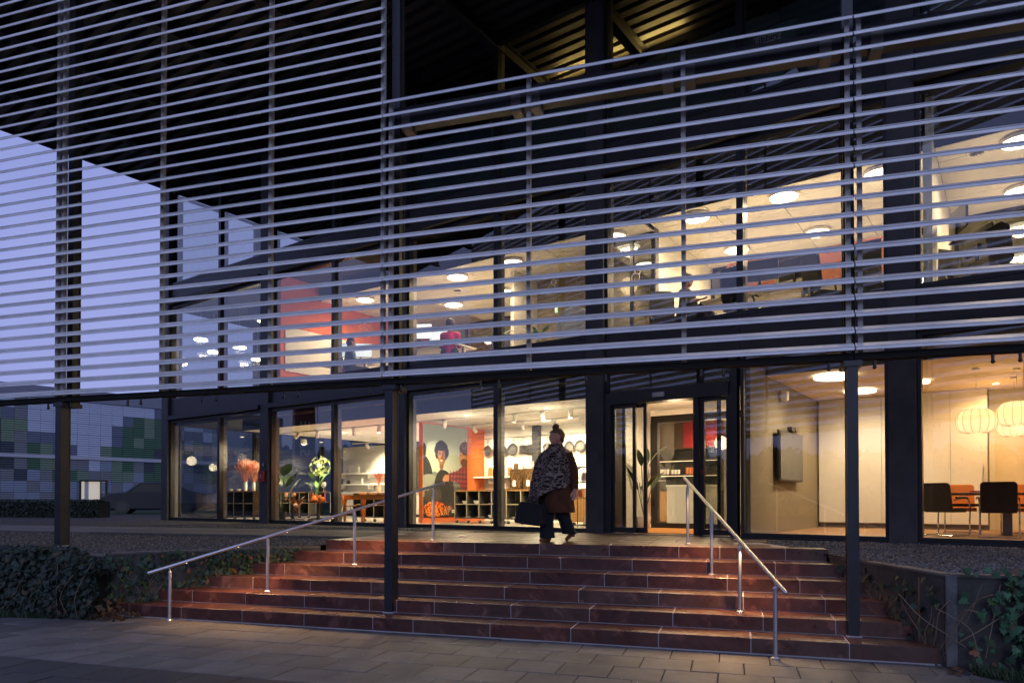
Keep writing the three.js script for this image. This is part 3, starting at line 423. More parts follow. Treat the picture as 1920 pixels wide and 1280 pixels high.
// a dim up-light strip on the top storey wall brushes the roof deck
{ const t = inside('wall_light', 'dim light strip on top of the dark upper wall panels', 'wall light', 15.2, 11.32, 2.15); part(t, 'lamp_body', bx(-1.6, 1.6, -0.04, 0.02, -0.02, 0.06), M.black); part(t, 'lamp_strip', bx(-1.58, 1.58, 0.021, 0.026, -0.01, 0.05), lampM(1, 0.68, 0.2, 0.5)); const l = new THREE.RectAreaLight(col(1, 0.66, 0.2), 90, 3.1, 0.05); l.position.set(...P(15.2, 11.355, 2.13)); l.lookAt(...P(15.2, 12.4, 0.9)); scene.add(l); }

// ---------------------------------------------------------------- things in the shop
// the campfire photograph on the partition
{
  const W = 512, H = 620, c = document.createElement('canvas'); c.width = W; c.height = H; const x = c.getContext('2d');
  let g = x.createLinearGradient(0, 0, 0, H); g.addColorStop(0, '#9fb0a8'); g.addColorStop(0.5, '#b4bcac'); g.addColorStop(0.62, '#7c8478'); g.addColorStop(0.72, '#3a3833'); g.addColorStop(1, '#1a1512'); x.fillStyle = g; x.fillRect(0, 0, W, H);
  const blob = (cx, cy, n, sx, sy, r, f) => { x.fillStyle = f; for (let i = 0; i < n; i++) { const a = rr(0, 6.3), q = Math.sqrt(rnd()); x.beginPath(); x.arc(cx + Math.cos(a) * q * sx, cy + Math.sin(a) * q * sy, rr(0.4, 1) * r, 0, 7); x.fill(); } };
  x.fillStyle = '#6d7a72'; x.beginPath(); x.moveTo(0, 330); for (let i = 0; i <= 16; i++) x.lineTo(i * 32, 330 + 14 * Math.sin(i * 1.3) - (i % 3) * 6); x.lineTo(W, 380); x.lineTo(0, 380); x.fill();
  const shape = (f, pts) => { x.fillStyle = f; x.beginPath(); x.moveTo(pts[0], pts[1]); for (let i = 2; i < pts.length; i += 4) pts[i + 3] === undefined ? x.lineTo(pts[i], pts[i + 1]) : x.quadraticCurveTo(pts[i], pts[i + 1], pts[i + 2], pts[i + 3]); x.fill(); };
  // left figure cut by the edge, in dark clothes
  shape('#26282d', [0, 205, 60, 215, 95, 300, 128, 400, 90, 480, 40, 500, 0, 500]); blob(0, 170, 60, 26, 46, 12, '#1c1a1a'); shape('#8a8e82', [0, 340, 110, 315, 170, 360, 200, 430, 150, 470, 60, 490, 0, 480]);
  // middle figure: dark curly hair, smiling, dark jacket
  shape('#1b191b', [110, 520, 105, 340, 190, 300, 290, 290, 330, 370, 370, 440, 320, 520]); blob(205, 172, 420, 70, 62, 16, '#130f0e');
  x.fillStyle = '#7d5138'; x.beginPath(); x.ellipse(203, 268, 24, 34, 0, 0, 7); x.fill(); x.fillStyle = '#9a6a4c'; x.beginPath(); x.ellipse(202, 206, 43, 58, -0.05, 0, 7); x.fill();
  x.save(); x.globalAlpha = 0.4; x.fillStyle = '#54301f'; x.beginPath(); x.ellipse(226, 214, 20, 48, -0.1, 0, 7); x.fill(); x.fillStyle = '#c99a74'; x.beginPath(); x.ellipse(186, 210, 14, 16, 0, 0, 7); x.fill(); x.beginPath(); x.ellipse(200, 172, 22, 14, 0, 0, 7); x.fill(); x.restore();
  blob(203, 150, 90, 52, 16, 10, '#130f0e'); x.fillStyle = '#2a1710'; for (const [a, b] of [[184, 196], [220, 195]]) { x.beginPath(); x.ellipse(a, b, 7, 4, 0, 0, 7); x.fill(); x.fillRect(a - 11, b - 14, 22, 4); } x.fillStyle = '#f0e2d2'; x.beginPath(); x.ellipse(201, 234, 18, 8, 0, 0, 3.2); x.fill(); x.fillStyle = '#7c4c34'; x.beginPath(); x.ellipse(201, 217, 8, 6, 0, 0, 7); x.fill();
  // right figure: plaid shirt, bearded face in profile, arm stretched to the left
  shape('#7d2028', [512, 262, 440, 262, 395, 300, 320, 312, 268, 330, 286, 372, 380, 384, 430, 386, 440, 450, 400, 500, 320, 545, 320, 575, 400, 566, 470, 530, 512, 520]);
  x.save(); x.globalAlpha = 0.5; for (let i = 0; i < 12; i++) { x.fillStyle = i % 2 ? '#1c2340' : '#c9b0a4'; x.fillRect(282 + i * 19, 304 - i * 2, i % 2 ? 8 : 3, 84); } for (let i = 0; i < 16; i++) { x.fillStyle = i % 2 ? '#1c2448' : '#d6ab9c'; x.fillRect(340 + (i > 6 ? 50 : -40), 306 + i * 16, 212, i % 2 ? 7 : 2); } x.restore();
  x.fillStyle = '#b98560'; x.beginPath(); x.ellipse(468, 200, 56, 74, 0.08, 0, 7); x.fill(); shape('#b98560', [420, 176, 396, 214, 416, 220, 420, 236, 430, 170]); blob(486, 140, 190, 62, 40, 15, '#4a3018'); blob(486, 244, 150, 50, 26, 10, '#5a3018'); x.fillStyle = '#9c6a45'; x.beginPath(); x.ellipse(496, 204, 10, 18, 0, 0, 7); x.fill(); x.fillStyle = '#2a1810'; x.fillRect(426, 188, 16, 5);
  shape('#b07a55', [250, 330, 220, 345, 215, 372, 240, 384, 290, 372, 290, 335]); shape('#b07a55', [300, 540, 256, 548, 250, 585, 262, 612, 280, 606, 292, 572, 325, 566]); shape('#20232b', [330, 500, 440, 470, 512, 510, 512, 600, 400, 600, 320, 570, 330, 500]);
  blob(110, 470, 90, 90, 30, 22, '#3d352c');
  // fire
  for (const [f, n, r] of [['#6e1d08', 160, 16], ['#c8420b', 150, 11], ['#f08a1c', 110, 7], ['#ffd873', 60, 4]]) blob(125, 565, n, 130, 48, r, f); for (let i = 0; i < 26; i++) { x.strokeStyle = pick(['#2a1008', '#401a0a', '#ff9a3a']); x.lineWidth = rr(2, 7); x.beginPath(); const q = rr(10, 300); x.moveTo(q, 610); x.lineTo(q + rr(-40, 40), 540); x.stroke(); }
  x.save(); x.globalAlpha = 0.9; g = x.createLinearGradient(0, 400, 0, 480); x.restore();
  const t = new THREE.CanvasTexture(c); t.colorSpace = THREE.SRGBColorSpace;
  const m = inside('wall_mural', 'large photograph of friends at a campfire on the orange partition', 'mural', 9.63, 0, 2.68);
  const pg = new THREE.PlaneGeometry(1.84, 2.5).rotateY(Math.PI / 2).translate(0.013, 2.37, 0);
  part(m, 'print', pg, new THREE.MeshStandardMaterial({ map: t, roughness: 0.6 })); part(m, 'backing', bx(0, 0.012, 1.12, 3.62, -0.92, 0.92), M.white);
  const s = inside('wall_socket', 'white double wall socket low on the campfire mural', 'socket', 9.652, 1.28, 3.0); part(s, 'plate', rbox(0.16, 0.085, 0.012, 0.01).rotateY(Math.PI / 2), M.ceramic); for (const z of [-0.038, 0.038]) part(s, 'outlet', cyl(0.022, 0.022, 0.003, 0, 0, 0, 14).rotateZ(-Math.PI / 2).translate(0.007, 0, z), M.frameIn);
}
// pans on the back wall
{
  const r = inside('hanging_rail', 'thin dark rail on the white back wall that the pans hang from', 'rail', 11.6, 3.38, 4.38); part(r, 'bar', rod(V(-2.0, 0, 0), V(2.3, 0, 0), 0.007), M.black); for (const u of [-1.9, -0.3, 0.3, 2.2]) part(r, 'holder', rod(V(u, 0, 0), V(u, 0, -0.04), 0.006), M.black);
  const pans = [[9.85, 0, 0.15, 'small round frying pan left of the window mullion'], [10.37, 0, 0.15, 'round pan right behind the window mullion'], [10.75, 0, 0.175, 'largest round pan, grey inside, left of the square ones'], [11.10, 1, 0.115, 'square grill pan beside the largest round pan'], [11.345, 1, 0.12, 'square grill pan beside the dark pillar'], [11.9, 2, 0.14, 'round pan hoop right beside the dark pillar'], [12.62, 2, 0.155, 'round open pan above the coat shoulder'], [12.95, 2, 0.165, 'round open pan second from the entrance column'], [13.3, 2, 0.16, 'round open pan nearest the entrance column']];
  const gm = [mat(0.035, 0.034, 0.033, 0.45), mat(0.06, 0.056, 0.05, 0.4), mat(0.11, 0.10, 0.09, 0.4)];
  for (const [u, k, rad, how] of pans) {
    const q = inside('frying_pan', 'dark ' + how, 'pan', u, 3.02, 4.30, 'pans hanging on the shop wall');
    if (k === 1) { part(q, 'pan_body', rbox(rad * 2, rad * 2, 0.045, 0.05), gm[1]); part(q, 'pan_rim', rbox(rad * 1.84, rad * 1.84, 0.008, 0.045, 0, 0, 0.022), gm[0]); for (let i = -3; i <= 3; i++) part(q, 'grill_ridge', box(0.008, rad * 1.6, 0.006, i * 0.036, 0, 0.028), gm[1]); }
    else { part(q, 'pan_body', lathe([[0, 0], [rad * 0.74, 0], [rad * 0.95, 0.035], [rad, 0.045], [rad * 0.99, 0.05], [rad * 0.9, 0.035], [rad * 0.7, 0.008], [0, 0.008]], 26).rotateX(Math.PI / 2).translate(0, 0, -0.02), gm[0]); part(q, 'pan_base', cyl(rad * 0.68, rad * 0.68, 0.004, 0, 0, 0, 24).rotateX(Math.PI / 2).translate(0, 0, -0.006), k === 2 ? gm[2] : gm[1]); }
    part(q, 'handle', rod(V(0, rad, 0), V(0, 0.31, 0.0), 0.009, 8), k === 1 ? M.steel : gm[0]); part(q, 'hook', new THREE.TorusGeometry(0.025, 0.005, 6, 14).translate(0, 0.335, 0.0), M.steel);
  }
  const l = inside('wall_shelf', 'white ledge on the back wall left of the stump display', 'shelf', 10.35, 2.26, 4.15); part(l, 'board', bx(-0.72, 0.75, -0.04, 0, -0.25, 0.25), M.white); part(l, 'bracket', bx(-0.3, -0.27, -0.2, -0.04, -0.24, 0.1), M.white);
  for (const [u, k, how] of [[10.0, 0, 'leaning at the left'], [10.18, 1, 'standing in the middle'], [10.7, 0, 'behind the mullion'], [10.9, 1, 'at the right end of the ledge']]) { const b = inside('chopping_board', `wooden serving board ${how} on the white ledge`, 'board', u, 2.262, 4.2, 'boards on the ledge'); part(b, 'board', rbox(0.16, k ? 0.36 : 0.26, 0.02, 0.03, 0, k ? 0.18 : 0.13, 0).rotateX(-0.12), k ? M.walnut : M.oak); }
}
// black cube shelves on castors
function cubeShelf(label, u, v, n, w, oakEnd, h = 0.86, levels = 2) {
  const t = inside('cube_shelf', label, 'shelf', u, FLOOR, v), L = n * w, y0 = 0.12, d = 0.42;
  part(t, 'shelf_top', bx(-0.01, L + 0.01, h - 0.02, h + 0.01, -d, 0.005), M.oak); part(t, 'shelf_bottom', bx(0, L, y0, y0 + 0.022, -d, 0), M.board); part(t, 'back_panel', bx(0.01, L - 0.01, y0 + 0.022, h - 0.022, -d + 0.004, -d + 0.016), M.board);
  for (let i = 0; i <= n; i++) { part(t, 'upright', bx(i * w - 0.011, i * w + 0.011, y0 + 0.022, h - 0.021, -d + 0.02, -0.004), M.board); part(t, 'edge_strip', bx(i * w - 0.012, i * w + 0.012, y0 + 0.023, h - 0.022, -0.003, 0.002), M.edge ??= mat(0.42, 0.36, 0.26, 0.5)); }
  for (let i = 0; i < n; i++) for (let k = 1; k < levels; k++) part(t, 'shelf_board', bx(i * w + 0.013, (i + 1) * w - 0.013, y0 + (h - y0) * k / levels, y0 + (h - y0) * k / levels + 0.018, -d + 0.02, 0.001), M.edge);
  if (oakEnd) part(t, 'oak_front', bx(L - w + 0.012, L - 0.012, y0 + 0.023, h - 0.022, 0.003, 0.012), M.oak);
  for (let i = 0; i <= n; i++) { const c = part(t, 'castor', [cyl(0.012, 0.012, 0.05, i * w * 0.96 + 0.02, 0.075, -0.05, 8), bx(i * w * 0.96 - 0.008, i * w * 0.96 + 0.048, 0.05, 0.078, -0.075, -0.025)], M.steel); part(c, 'wheel', new THREE.CylinderGeometry(0.043, 0.043, 0.026, 18).rotateX(Math.PI / 2).rotateY(0.5).translate(i * w * 0.96 + 0.03, 0.043, -0.05), M.black); }
  return t;
}
cubeShelf('black cube shelf with pale bowls before the campfire mural', 10.15, 2.45, 4, 0.41, false);
cubeShelf('black cube shelf with stumps on top, right of the mullion', 11.85, 2.45, 4, 0.45, false);
cubeShelf('black cube shelf with oak front holding the pale pampas vases', 2.35, 0.62, 4, 0.5, true, 0.87);
cubeShelf('black cube shelf behind the orange table holding white plates', 6.95, 1.75, 4, 0.42, false, 0.80);
cubeShelf('black cube shelf in the far left of the shop', 0.9, 3.4, 4, 0.5, false, 0.87);
const bowlG = lathe([[0, 0], [0.05, 0], [0.06, 0.008], [0.085, 0.05], [0.09, 0.075], [0.085, 0.075], [0.055, 0.015], [0, 0.012]], 18), dishG = lathe([[0, 0], [0.06, 0], [0.12, 0.022], [0.115, 0.026], [0.05, 0.008], [0, 0.008]], 20);
const bowls = [[10.45, 0.50, 2.55, 'deep bowl, upper left cube of the mural shelf', 0, 1.1], [10.85, 0.50, 2.55, 'deep bowl, upper cube right of the first', 0, 1.25], [10.5, 0.145, 2.55, 'flat dish, lower left cube of the mural shelf', 1, 1], [10.92, 0.145, 2.55, 'flat dish, lower middle cube of the mural shelf', 1, 1.1], [11.35, 0.50, 2.55, 'flat dish, upper cube beside the mullion', 1, 1], [11.3, 0.145, 2.55, 'shallow bowl, lower cube beside the mullion', 0, 1], [12.5, 0.50, 2.55, 'covered dish in the upper cube under the stumps', 1, 1.2], [12.1, 0.145, 2.55, 'wide pan, lower cube right of the mullion', 1, 1.3], [12.55, 0.145, 2.55, 'small bowl, lower cube under the stumps', 0, 0.9], [7.15, 0.47, 1.85, 'pile plate in the upper left cube behind the orange table', 1, 1.1], [7.6, 0.47, 1.85, 'plate in the cube behind the orange chair', 1, 1.1], [7.2, 0.805, 1.9, 'plate on top of the shelf behind the orange table', 1, 1], [7.5, 0.805, 1.9, 'second plate on top of the shelf behind the orange table', 1, 1], [8.35, 0.805, 1.95, 'tall bowl on top right of that shelf', 0, 1.2]];
for (const [u, y, v, how, k, s] of bowls) { const t = inside('ceramic_dish', 'white ' + how, 'dish', u, FLOOR + y + 0.003, v, 'white dishes in the shop'); part(t, 'bowl', k ? dishG : bowlG, M.ceramic).scale.setScalar(s); }
for (const [u, v, h, r, how] of [[12.03, 2.72, 0.50, 0.20, 'left, with a grey slate on top'], [12.47, 2.7, 0.52, 0.21, 'right, with a wire basket on top']]) {
  const t = inside('tree_stump', `rough golden tree stump display, ${how}`, 'stump', u, FLOOR + 0.873, v, 'stumps on the black shelf');
  const g = new THREE.CylinderGeometry(r, r * 1.05, h, 40, 8), a = g.attributes.position; for (let i = 0; i < a.count; i++) { const q = Math.atan2(a.getZ(i), a.getX(i)), rad = Math.hypot(a.getX(i), a.getZ(i)); if (rad < 0.01) continue; const k = 1 + 0.05 * Math.sin(q * 9 + u * 7) + 0.045 * noise.noise(q * 4, a.getY(i) * 3, u); a.setX(i, a.getX(i) * k); a.setZ(i, a.getZ(i) * k); } g.computeVertexNormals(); g.translate(0, h / 2, 0);
  part(t, 'trunk', g, new THREE.MeshStandardMaterial({ color: col(0.44, 0.27, 0.10), roughness: 0.9, map: rep(T.bark, 3, 1), bumpMap: rep(T.bark, 3, 1), bumpScale: 0.02 })); part(t, 'tag', box(0.09, 0.15, 0.004, 0.03, 0.16, r * 1.08), M.ceramic);
}
{ const s = inside('slate_tray', 'grey slate tray lying on the left stump', 'tray', 12.03, FLOOR + 1.375, 2.72); part(s, 'tray', rbox(0.36, 0.28, 0.02, 0.03).rotateX(Math.PI / 2).translate(0, 0.012, 0), M.frameIn);
  const w = inside('wire_basket', 'small wire basket with bottles on the right stump', 'basket', 12.5, FLOOR + 1.396, 2.7); for (let i = 0; i < 10; i++) { const a = i * 0.628; part(w, 'wire', rod(V(0.08 * Math.cos(a), 0, 0.08 * Math.sin(a)), V(0.1 * Math.cos(a), 0.11, 0.1 * Math.sin(a)), 0.003, 5), M.steel); } part(w, 'rim', new THREE.TorusGeometry(0.1, 0.004, 6, 24).rotateX(Math.PI / 2).translate(0, 0.11, 0), M.steel);
  for (const [du, how] of [[-0.12, 'left'], [0.16, 'right']]) { const b = inside('glass_bottle', `clear oil bottle ${how} of the wire basket`, 'bottle', 12.4 + du, FLOOR + 1.396, 2.62); part(b, 'bottle', lathe([[0, 0], [0.035, 0], [0.035, 0.1], [0.012, 0.14], [0.012, 0.19], [0, 0.19]], 14), M.steel); }
  for (const [u, how] of [[11.62, 'left of the stumps'], [12.95, 'right of the stumps']]) { const b = inside('bread_board', `pale wooden board with jars ${how}`, 'board', u, FLOOR + 0.873, 2.6); part(b, 'board', rbox(0.4, 0.22, 0.03, 0.05).rotateX(Math.PI / 2).translate(0, 0.016, 0), M.oak); part(b, 'jar', cyl(0.045, 0.045, 0.12, 0.05, 0.033, 0), M.ceramic); part(b, 'jar', cyl(0.035, 0.035, 0.17, -0.08, 0.033, 0.02), M.steel); } }
// black wire rack with oak crate beside the entrance column
{ const t = inside('wire_rack', 'black wire rack with shelves beside the entrance column', 'rack', 14.35, FLOOR, 1.35); const fr = [];
  for (const [x, z] of [[0, 0], [0.85, 0], [0, -0.4], [0.85, -0.4]]) part(t, 'leg', rod(V(x, 0, z), V(x, 1.36, z), 0.012), M.black);
  for (const y of [0.06, 0.65, 1.0, 1.34]) { part(t, 'shelf_frame', [rod(V(0, y, 0), V(0.85, y, 0), 0.01), rod(V(0, y, -0.4), V(0.85, y, -0.4), 0.01), rod(V(0, y, 0), V(0, y, -0.4), 0.01), rod(V(0.85, y, 0), V(0.85, y, -0.4), 0.01)], M.black); }
  for (let i = 1; i < 11; i++) part(t, 'wire', rod(V(i * 0.077, 0.06, -0.4), V(i * 0.077, 1.34, -0.4), 0.003, 5), M.black); for (let i = 1; i < 12; i++) part(t, 'wire', rod(V(0, 0.08 + i * 0.075, 0), V(0, 0.08 + i * 0.075, -0.4), 0.003, 5), M.black);
  part(t, 'brace', rod(V(0, 1.1, 0), V(0.35, 1.36, 0), 0.012), M.black);
  for (const [x, y, m, how] of [[0.2, 0.66, M.terracotta, 'terracotta'], [0.42, 0.66, M.ceramic, 'white'], [0.62, 1.01, M.orangeGlaze, 'orange'], [0.3, 1.01, M.ceramic, 'cream'], [0.4, 0.07, M.steel, 'steel']]) { const b = inside('storage_jar', `${how} storage jar on the black wire rack`, 'jar', 14.35 + x, FLOOR + y + 0.012, 1.5); part(b, 'jar', cyl(0.07, 0.075, 0.16), m); part(b, 'lid', cyl(0.06, 0.055, 0.03, 0, 0.162, 0), M.steel); }
  const c = inside('oak_crate', 'tall oak box standing behind the woman in the shop', 'box', 13.85, FLOOR, 2.3); part(c, 'front_board', bx(0, 0.4, 0.1, 0.86, -0.02, 0), M.oak); part(c, 'side_board', bx(0.0, 0.02, 0.1, 0.86, -0.42, -0.021), M.oak); part(c, 'side_board', bx(0.38, 0.4, 0.1, 0.86, -0.42, -0.021), M.oak); part(c, 'top_board', bx(-0.01, 0.41, 0.862, 0.885, -0.43, 0.005), M.oak); for (const x of [0.05, 0.35]) part(c, 'castor', new THREE.CylinderGeometry(0.045, 0.045, 0.03, 16).rotateX(Math.PI / 2).translate(x, 0.046, -0.05), M.black); part(c, 'bottom_board', bx(0.021, 0.379, 0.095, 0.115, -0.42, -0.021), M.oak); }

// ---------------------------------------------------------------- plants, vases, tables
function bladeLeaf(L, w, bend) { // long leaf from the origin upwards, bending towards +z
  const n = 7, v = [], idx = [];
  for (let i = 0; i <= n; i++) { const t = i / n, ww = w * Math.sin(Math.PI * Math.pow(t, 0.75)) * 0.5 + 0.003, y = L * (t - 0.35 * bend * t * t), z = L * bend * t * t * 0.9; v.push(-ww, y, z + ww * 0.3, 0, y, z, ww, y, z + ww * 0.3); if (i) { const a = (i - 1) * 3; idx.push(a, a + 1, a + 3, a + 1, a + 4, a + 3, a + 1, a + 2, a + 4, a + 2, a + 5, a + 4); } }
  const g = new THREE.BufferGeometry(); g.setAttribute('position', new THREE.Float32BufferAttribute(v, 3)); g.setAttribute('uv', new THREE.Float32BufferAttribute(v.map(() => 0).slice(0, v.length / 3 * 2), 2)); g.setIndex(idx); g.computeVertexNormals(); return g;
}
const greenA = leafM(0.05, 0.13, 0.035), greenB = leafM(0.09, 0.22, 0.05), greenD = leafM(0.02, 0.05, 0.02), rustLeaf = leafM(0.22, 0.07, 0.025);
function strelitzia(label, u, v, y, h, n, m, w = 0.16, pot = M.board) {
  const t = inside('pot_plant', label, 'plant', u, y, v);
  if (pot) part(t, 'pot', lathe([[0, 0], [0.11, 0], [0.15, 0.26], [0.14, 0.26], [0.13, 0.22], [0, 0.22]], 18), pot);
  for (let i = 0; i < n; i++) { const a = i * 2.4 + u, hh = h * rr(0.45, 0.8), e = V(Math.cos(a) * 0.12 * h * rr(0.4, 1), hh, Math.sin(a) * 0.12 * h); part(t, 'stem', rod(V(0, 0.2, 0), e, 0.007, 6), m); const l = part(t, 'leaf', bladeLeaf(h * rr(0.3, 0.42), w * rr(0.8, 1.2), rr(0.3, 0.8)), m); l.position.copy(e); l.rotation.set(0.35, -a + Math.PI / 2, 0, 'YXZ'); }
}
function grassBunch(label, u, y, v, h, n, mats, vaseM, vh, r) {
  const t = inside('flower_vase', label, 'vase', u, y, v);
  part(t, 'vase', lathe([[0, 0], [r, 0], [r * 1.05, vh * 0.5], [r * 0.9, vh], [r * 0.8, vh], [r * 0.85, vh * 0.6], [0, vh * 0.55]], 18), vaseM);
  const lists = mats.map(() => []);
  for (let i = 0; i < n; i++) { const a = rr(0, 6.28), s = rr(0.1, 0.75), b = V(Math.cos(a) * h * s * 0.62, vh + h * (1 - 0.32 * s * s) * rr(0.75, 1), Math.sin(a) * h * s * 0.62), k = i % mats.length; lists[k].push(rod(V(0, vh * 0.7, 0), b, 0.0025, 4)); const d = b.clone().sub(V(0, vh * 0.7, 0)).normalize(); for (let j = 0; j < 7; j++) { const c = b.clone().addScaledVector(d, -0.3 * h * j / 7); lists[k].push(rod(c, c.clone().addScaledVector(d, 0.09).add(V(rr(-0.035, 0.035), rr(-0.01, 0.03), rr(-0.035, 0.035))), 0.008, 4, 0.002)); } }
  lists.forEach((l, k) => part(t, 'plumes', l, mats[k]));
}
const pinkA = leafM(0.90, 0.30, 0.22), pinkB = leafM(0.92, 0.62, 0.42), pinkC = leafM(0.88, 0.22, 0.36), rust = leafM(0.16, 0.03, 0.02), shelfTop = FLOOR + 0.885;
grassBunch('tall white vase of coral pampas grass, left of the pair', 3.45, shelfTop, 0.62, 0.62, 70, [pinkA, pinkB], M.ceramic, 0.27, 0.055);
grassBunch('tall white vase of coral pampas grass, right of the pair', 3.80, shelfTop, 0.66, 0.60, 70, [pinkB, pinkA], M.ceramic, 0.25, 0.055);
grassBunch('white vase of pink dried grass behind the orange chair', 7.78, FLOOR + 0.815, 1.95, 0.30, 40, [pinkC, pinkB], M.ceramic, 0.22, 0.05);
grassBunch('small pot of rust red twigs on the orange table end', 8.5, FLOOR + 0.82, 2.0, 0.28, 16, [rust], M.ceramic, 0.1, 0.06);
for (const [u, v, y, h, how] of [[2.75, 0.8, shelfTop, 0.16, 'left on the pampas shelf'], [3.15, 0.75, shelfTop, 0.13, 'second on the pampas shelf'], [4.15, 0.8, shelfTop, 0.17, 'right of the pampas vases']]) { const t = inside('wine_glass', `clear stemmed glass ${how}`, 'glass', u, y, v, 'glasses on the pampas shelf'); part(t, 'glass', lathe([[0, 0], [0.035, 0.002], [0.005, 0.012], [0.005, h * 0.45], [0.04, h * 0.6], [0.042, h * 0.8], [0.032, h]], 16), M.clearGlass); }
for (const [u, how] of [[2.55, 'leftmost'], [2.95, 'second'], [3.3, 'third']]) { const t = inside('ceramic_dish', `small pale dish, ${how} on the pampas shelf`, 'dish', u, shelfTop, 0.72, 'white dishes in the shop'); part(t, 'bowl', bowlG, u > 3.1 ? M.terracotta : M.ceramic).scale.setScalar(0.8); }
function roundTable(label, u, v, r, h, topM) { const t = inside('round_table', label, 'table', u, FLOOR, v); part(t, 'tabletop', cyl(r, r, 0.025, 0, h - 0.025, 0, 32), topM); part(t, 'pedestal', cyl(0.045, 0.035, h - 0.065, 0, 0.04, 0), M.black); for (let i = 0; i < 4; i++) part(t, 'foot', rod(V(0, 0.05, 0), V(Math.cos(i * 1.571 + 0.5) * r * 0.8, 0.015, Math.sin(i * 1.571 + 0.5) * r * 0.8), 0.018, 6), M.black); return t; }
roundTable('black pedestal table with glasses at the left of the second window', 4.75, 1.35, 0.42, 0.62, M.walnut); roundTable('black pedestal table with the orange vases', 5.75, 1.5, 0.40, 0.56, M.walnut); roundTable('tall black side table with decanters behind the plants', 4.75, 2.3, 0.38, 0.86, M.board);
const vasA = [[5.55, 1.45, 'slim orange bottle vase', [[0, 0], [0.05, 0], [0.055, 0.05], [0.02, 0.1], [0.014, 0.26], [0, 0.26]]], [5.75, 1.35, 'squat orange lidded pot', [[0, 0], [0.1, 0], [0.11, 0.06], [0.05, 0.13], [0.03, 0.17], [0, 0.18]]], [5.98, 1.4, 'wide orange bowl vase', [[0, 0], [0.06, 0], [0.1, 0.08], [0.085, 0.13], [0.07, 0.13], [0, 0.09]]], [5.85, 1.65, 'tall orange candle holder', [[0, 0], [0.04, 0], [0.012, 0.03], [0.012, 0.34], [0, 0.34]]]];
for (const [u, v, how, pr] of vasA) { const t = inside('orange_vase', `${how} on the low pedestal table`, 'vase', u, FLOOR + 0.56, v); part(t, 'vase', lathe(pr, 20), M.orangeGlaze); }
for (const [u, v, y, m, how] of [[4.5, 1.3, 0.62, M.orangeGlaze, 'orange goblet'], [4.62, 1.2, 0.62, M.clearGlass, 'clear goblet left'], [4.78, 1.15, 0.62, M.clearGlass, 'clear goblet middle'], [4.95, 1.2, 0.62, M.clearGlass, 'clear goblet right'], [4.7, 1.45, 0.62, M.terracotta, 'red goblet'], [4.55, 2.2, 0.86, M.clearGlass, 'big round decanter'], [4.85, 2.2, 0.86, M.clearGlass, 'second round decanter'], [5.0, 2.3, 0.86, M.ceramic, 'white carafe']]) { const t = inside('goblet', `${how} on the black tables of the second window`, 'glass', u, FLOOR + y, v); const s = y > 0.8 ? 1.5 : 1; part(t, 'glass', lathe([[0, 0], [0.04, 0.002], [0.006, 0.015], [0.006, 0.07], [0.045, 0.11], [0.05, 0.16], [0.035, 0.2]].map((p) => [p[0] * s, p[1] * s]), 16), m); }
strelitzia('large dark leaved plant at the left edge of the second window', 4.15, 1.4, FLOOR, 1.75, 7, greenD, 0.34); strelitzia('bright green plant between the two pedestal tables', 5.22, 1.85, FLOOR + 0.5, 1.0, 6, greenB, 0.17, M.terracotta); strelitzia('low bronze leaved plant in front of the pedestal tables', 5.45, 0.95, FLOOR, 0.75, 9, rustLeaf, 0.14, null);
{ const t = inside('paper_bag', 'tall brown paper box at the left of the second window', 'box', 4.42, FLOOR, 0.75); part(t, 'box_body', rbox(0.42, 0.55, 0.3, 0.02, 0, 0.276, 0), mat(0.45, 0.32, 0.18, 0.8)); part(t, 'box_lid', box(0.43, 0.03, 0.31, 0, 0.57, 0), mat(0.4, 0.28, 0.16, 0.8)); }
{ // globe of leaves with a lamp in it
  const t = inside('leaf_lamp', 'hanging globe lamp wrapped in pale leaves', 'lamp', 4.95, 2.62, 2.2), ls = []; for (let i = 0; i < 130; i++) { const d = V(rr(-1, 1), rr(-1, 1), rr(-1, 1)).normalize(); const g = new THREE.CircleGeometry(0.045, 5); g.lookAt(d.clone().add(V(rr(-0.6, 0.6), rr(-0.6, 0.6), rr(-0.6, 0.6)))); g.translate(d.x * 0.3, d.y * 0.3, d.z * 0.3); ls.push(g); } part(t, 'leaves', ls, leafM(0.42, 0.52, 0.22)).userData.kind = 'stuff'; part(t, 'bulb', ball(0.04, 0, 0, 0), M.disc); part(t, 'cord', cyl(0.004, 0.004, 0.9, 0, 0.1, 0, 6), M.black); glow(...P(4.95, 2.62, 2.2), 0.10, [1, 0.86, 0.6], 2);
  const p = inside('pendant_lamp', 'small white pendant lamp on a black cord in the shop', 'lamp', 4.55, 3.3, 1.9); part(p, 'lamp_shade', lathe([[0.03, 0.16], [0.09, 0.14], [0.1, 0], [0.095, 0]], 20), M.white); part(p, 'cord', cyl(0.004, 0.004, 0.2, 0, 0.15, 0, 6), M.black); part(p, 'bulb', ball(0.05, 0, 0.02, 0), M.bulb); }
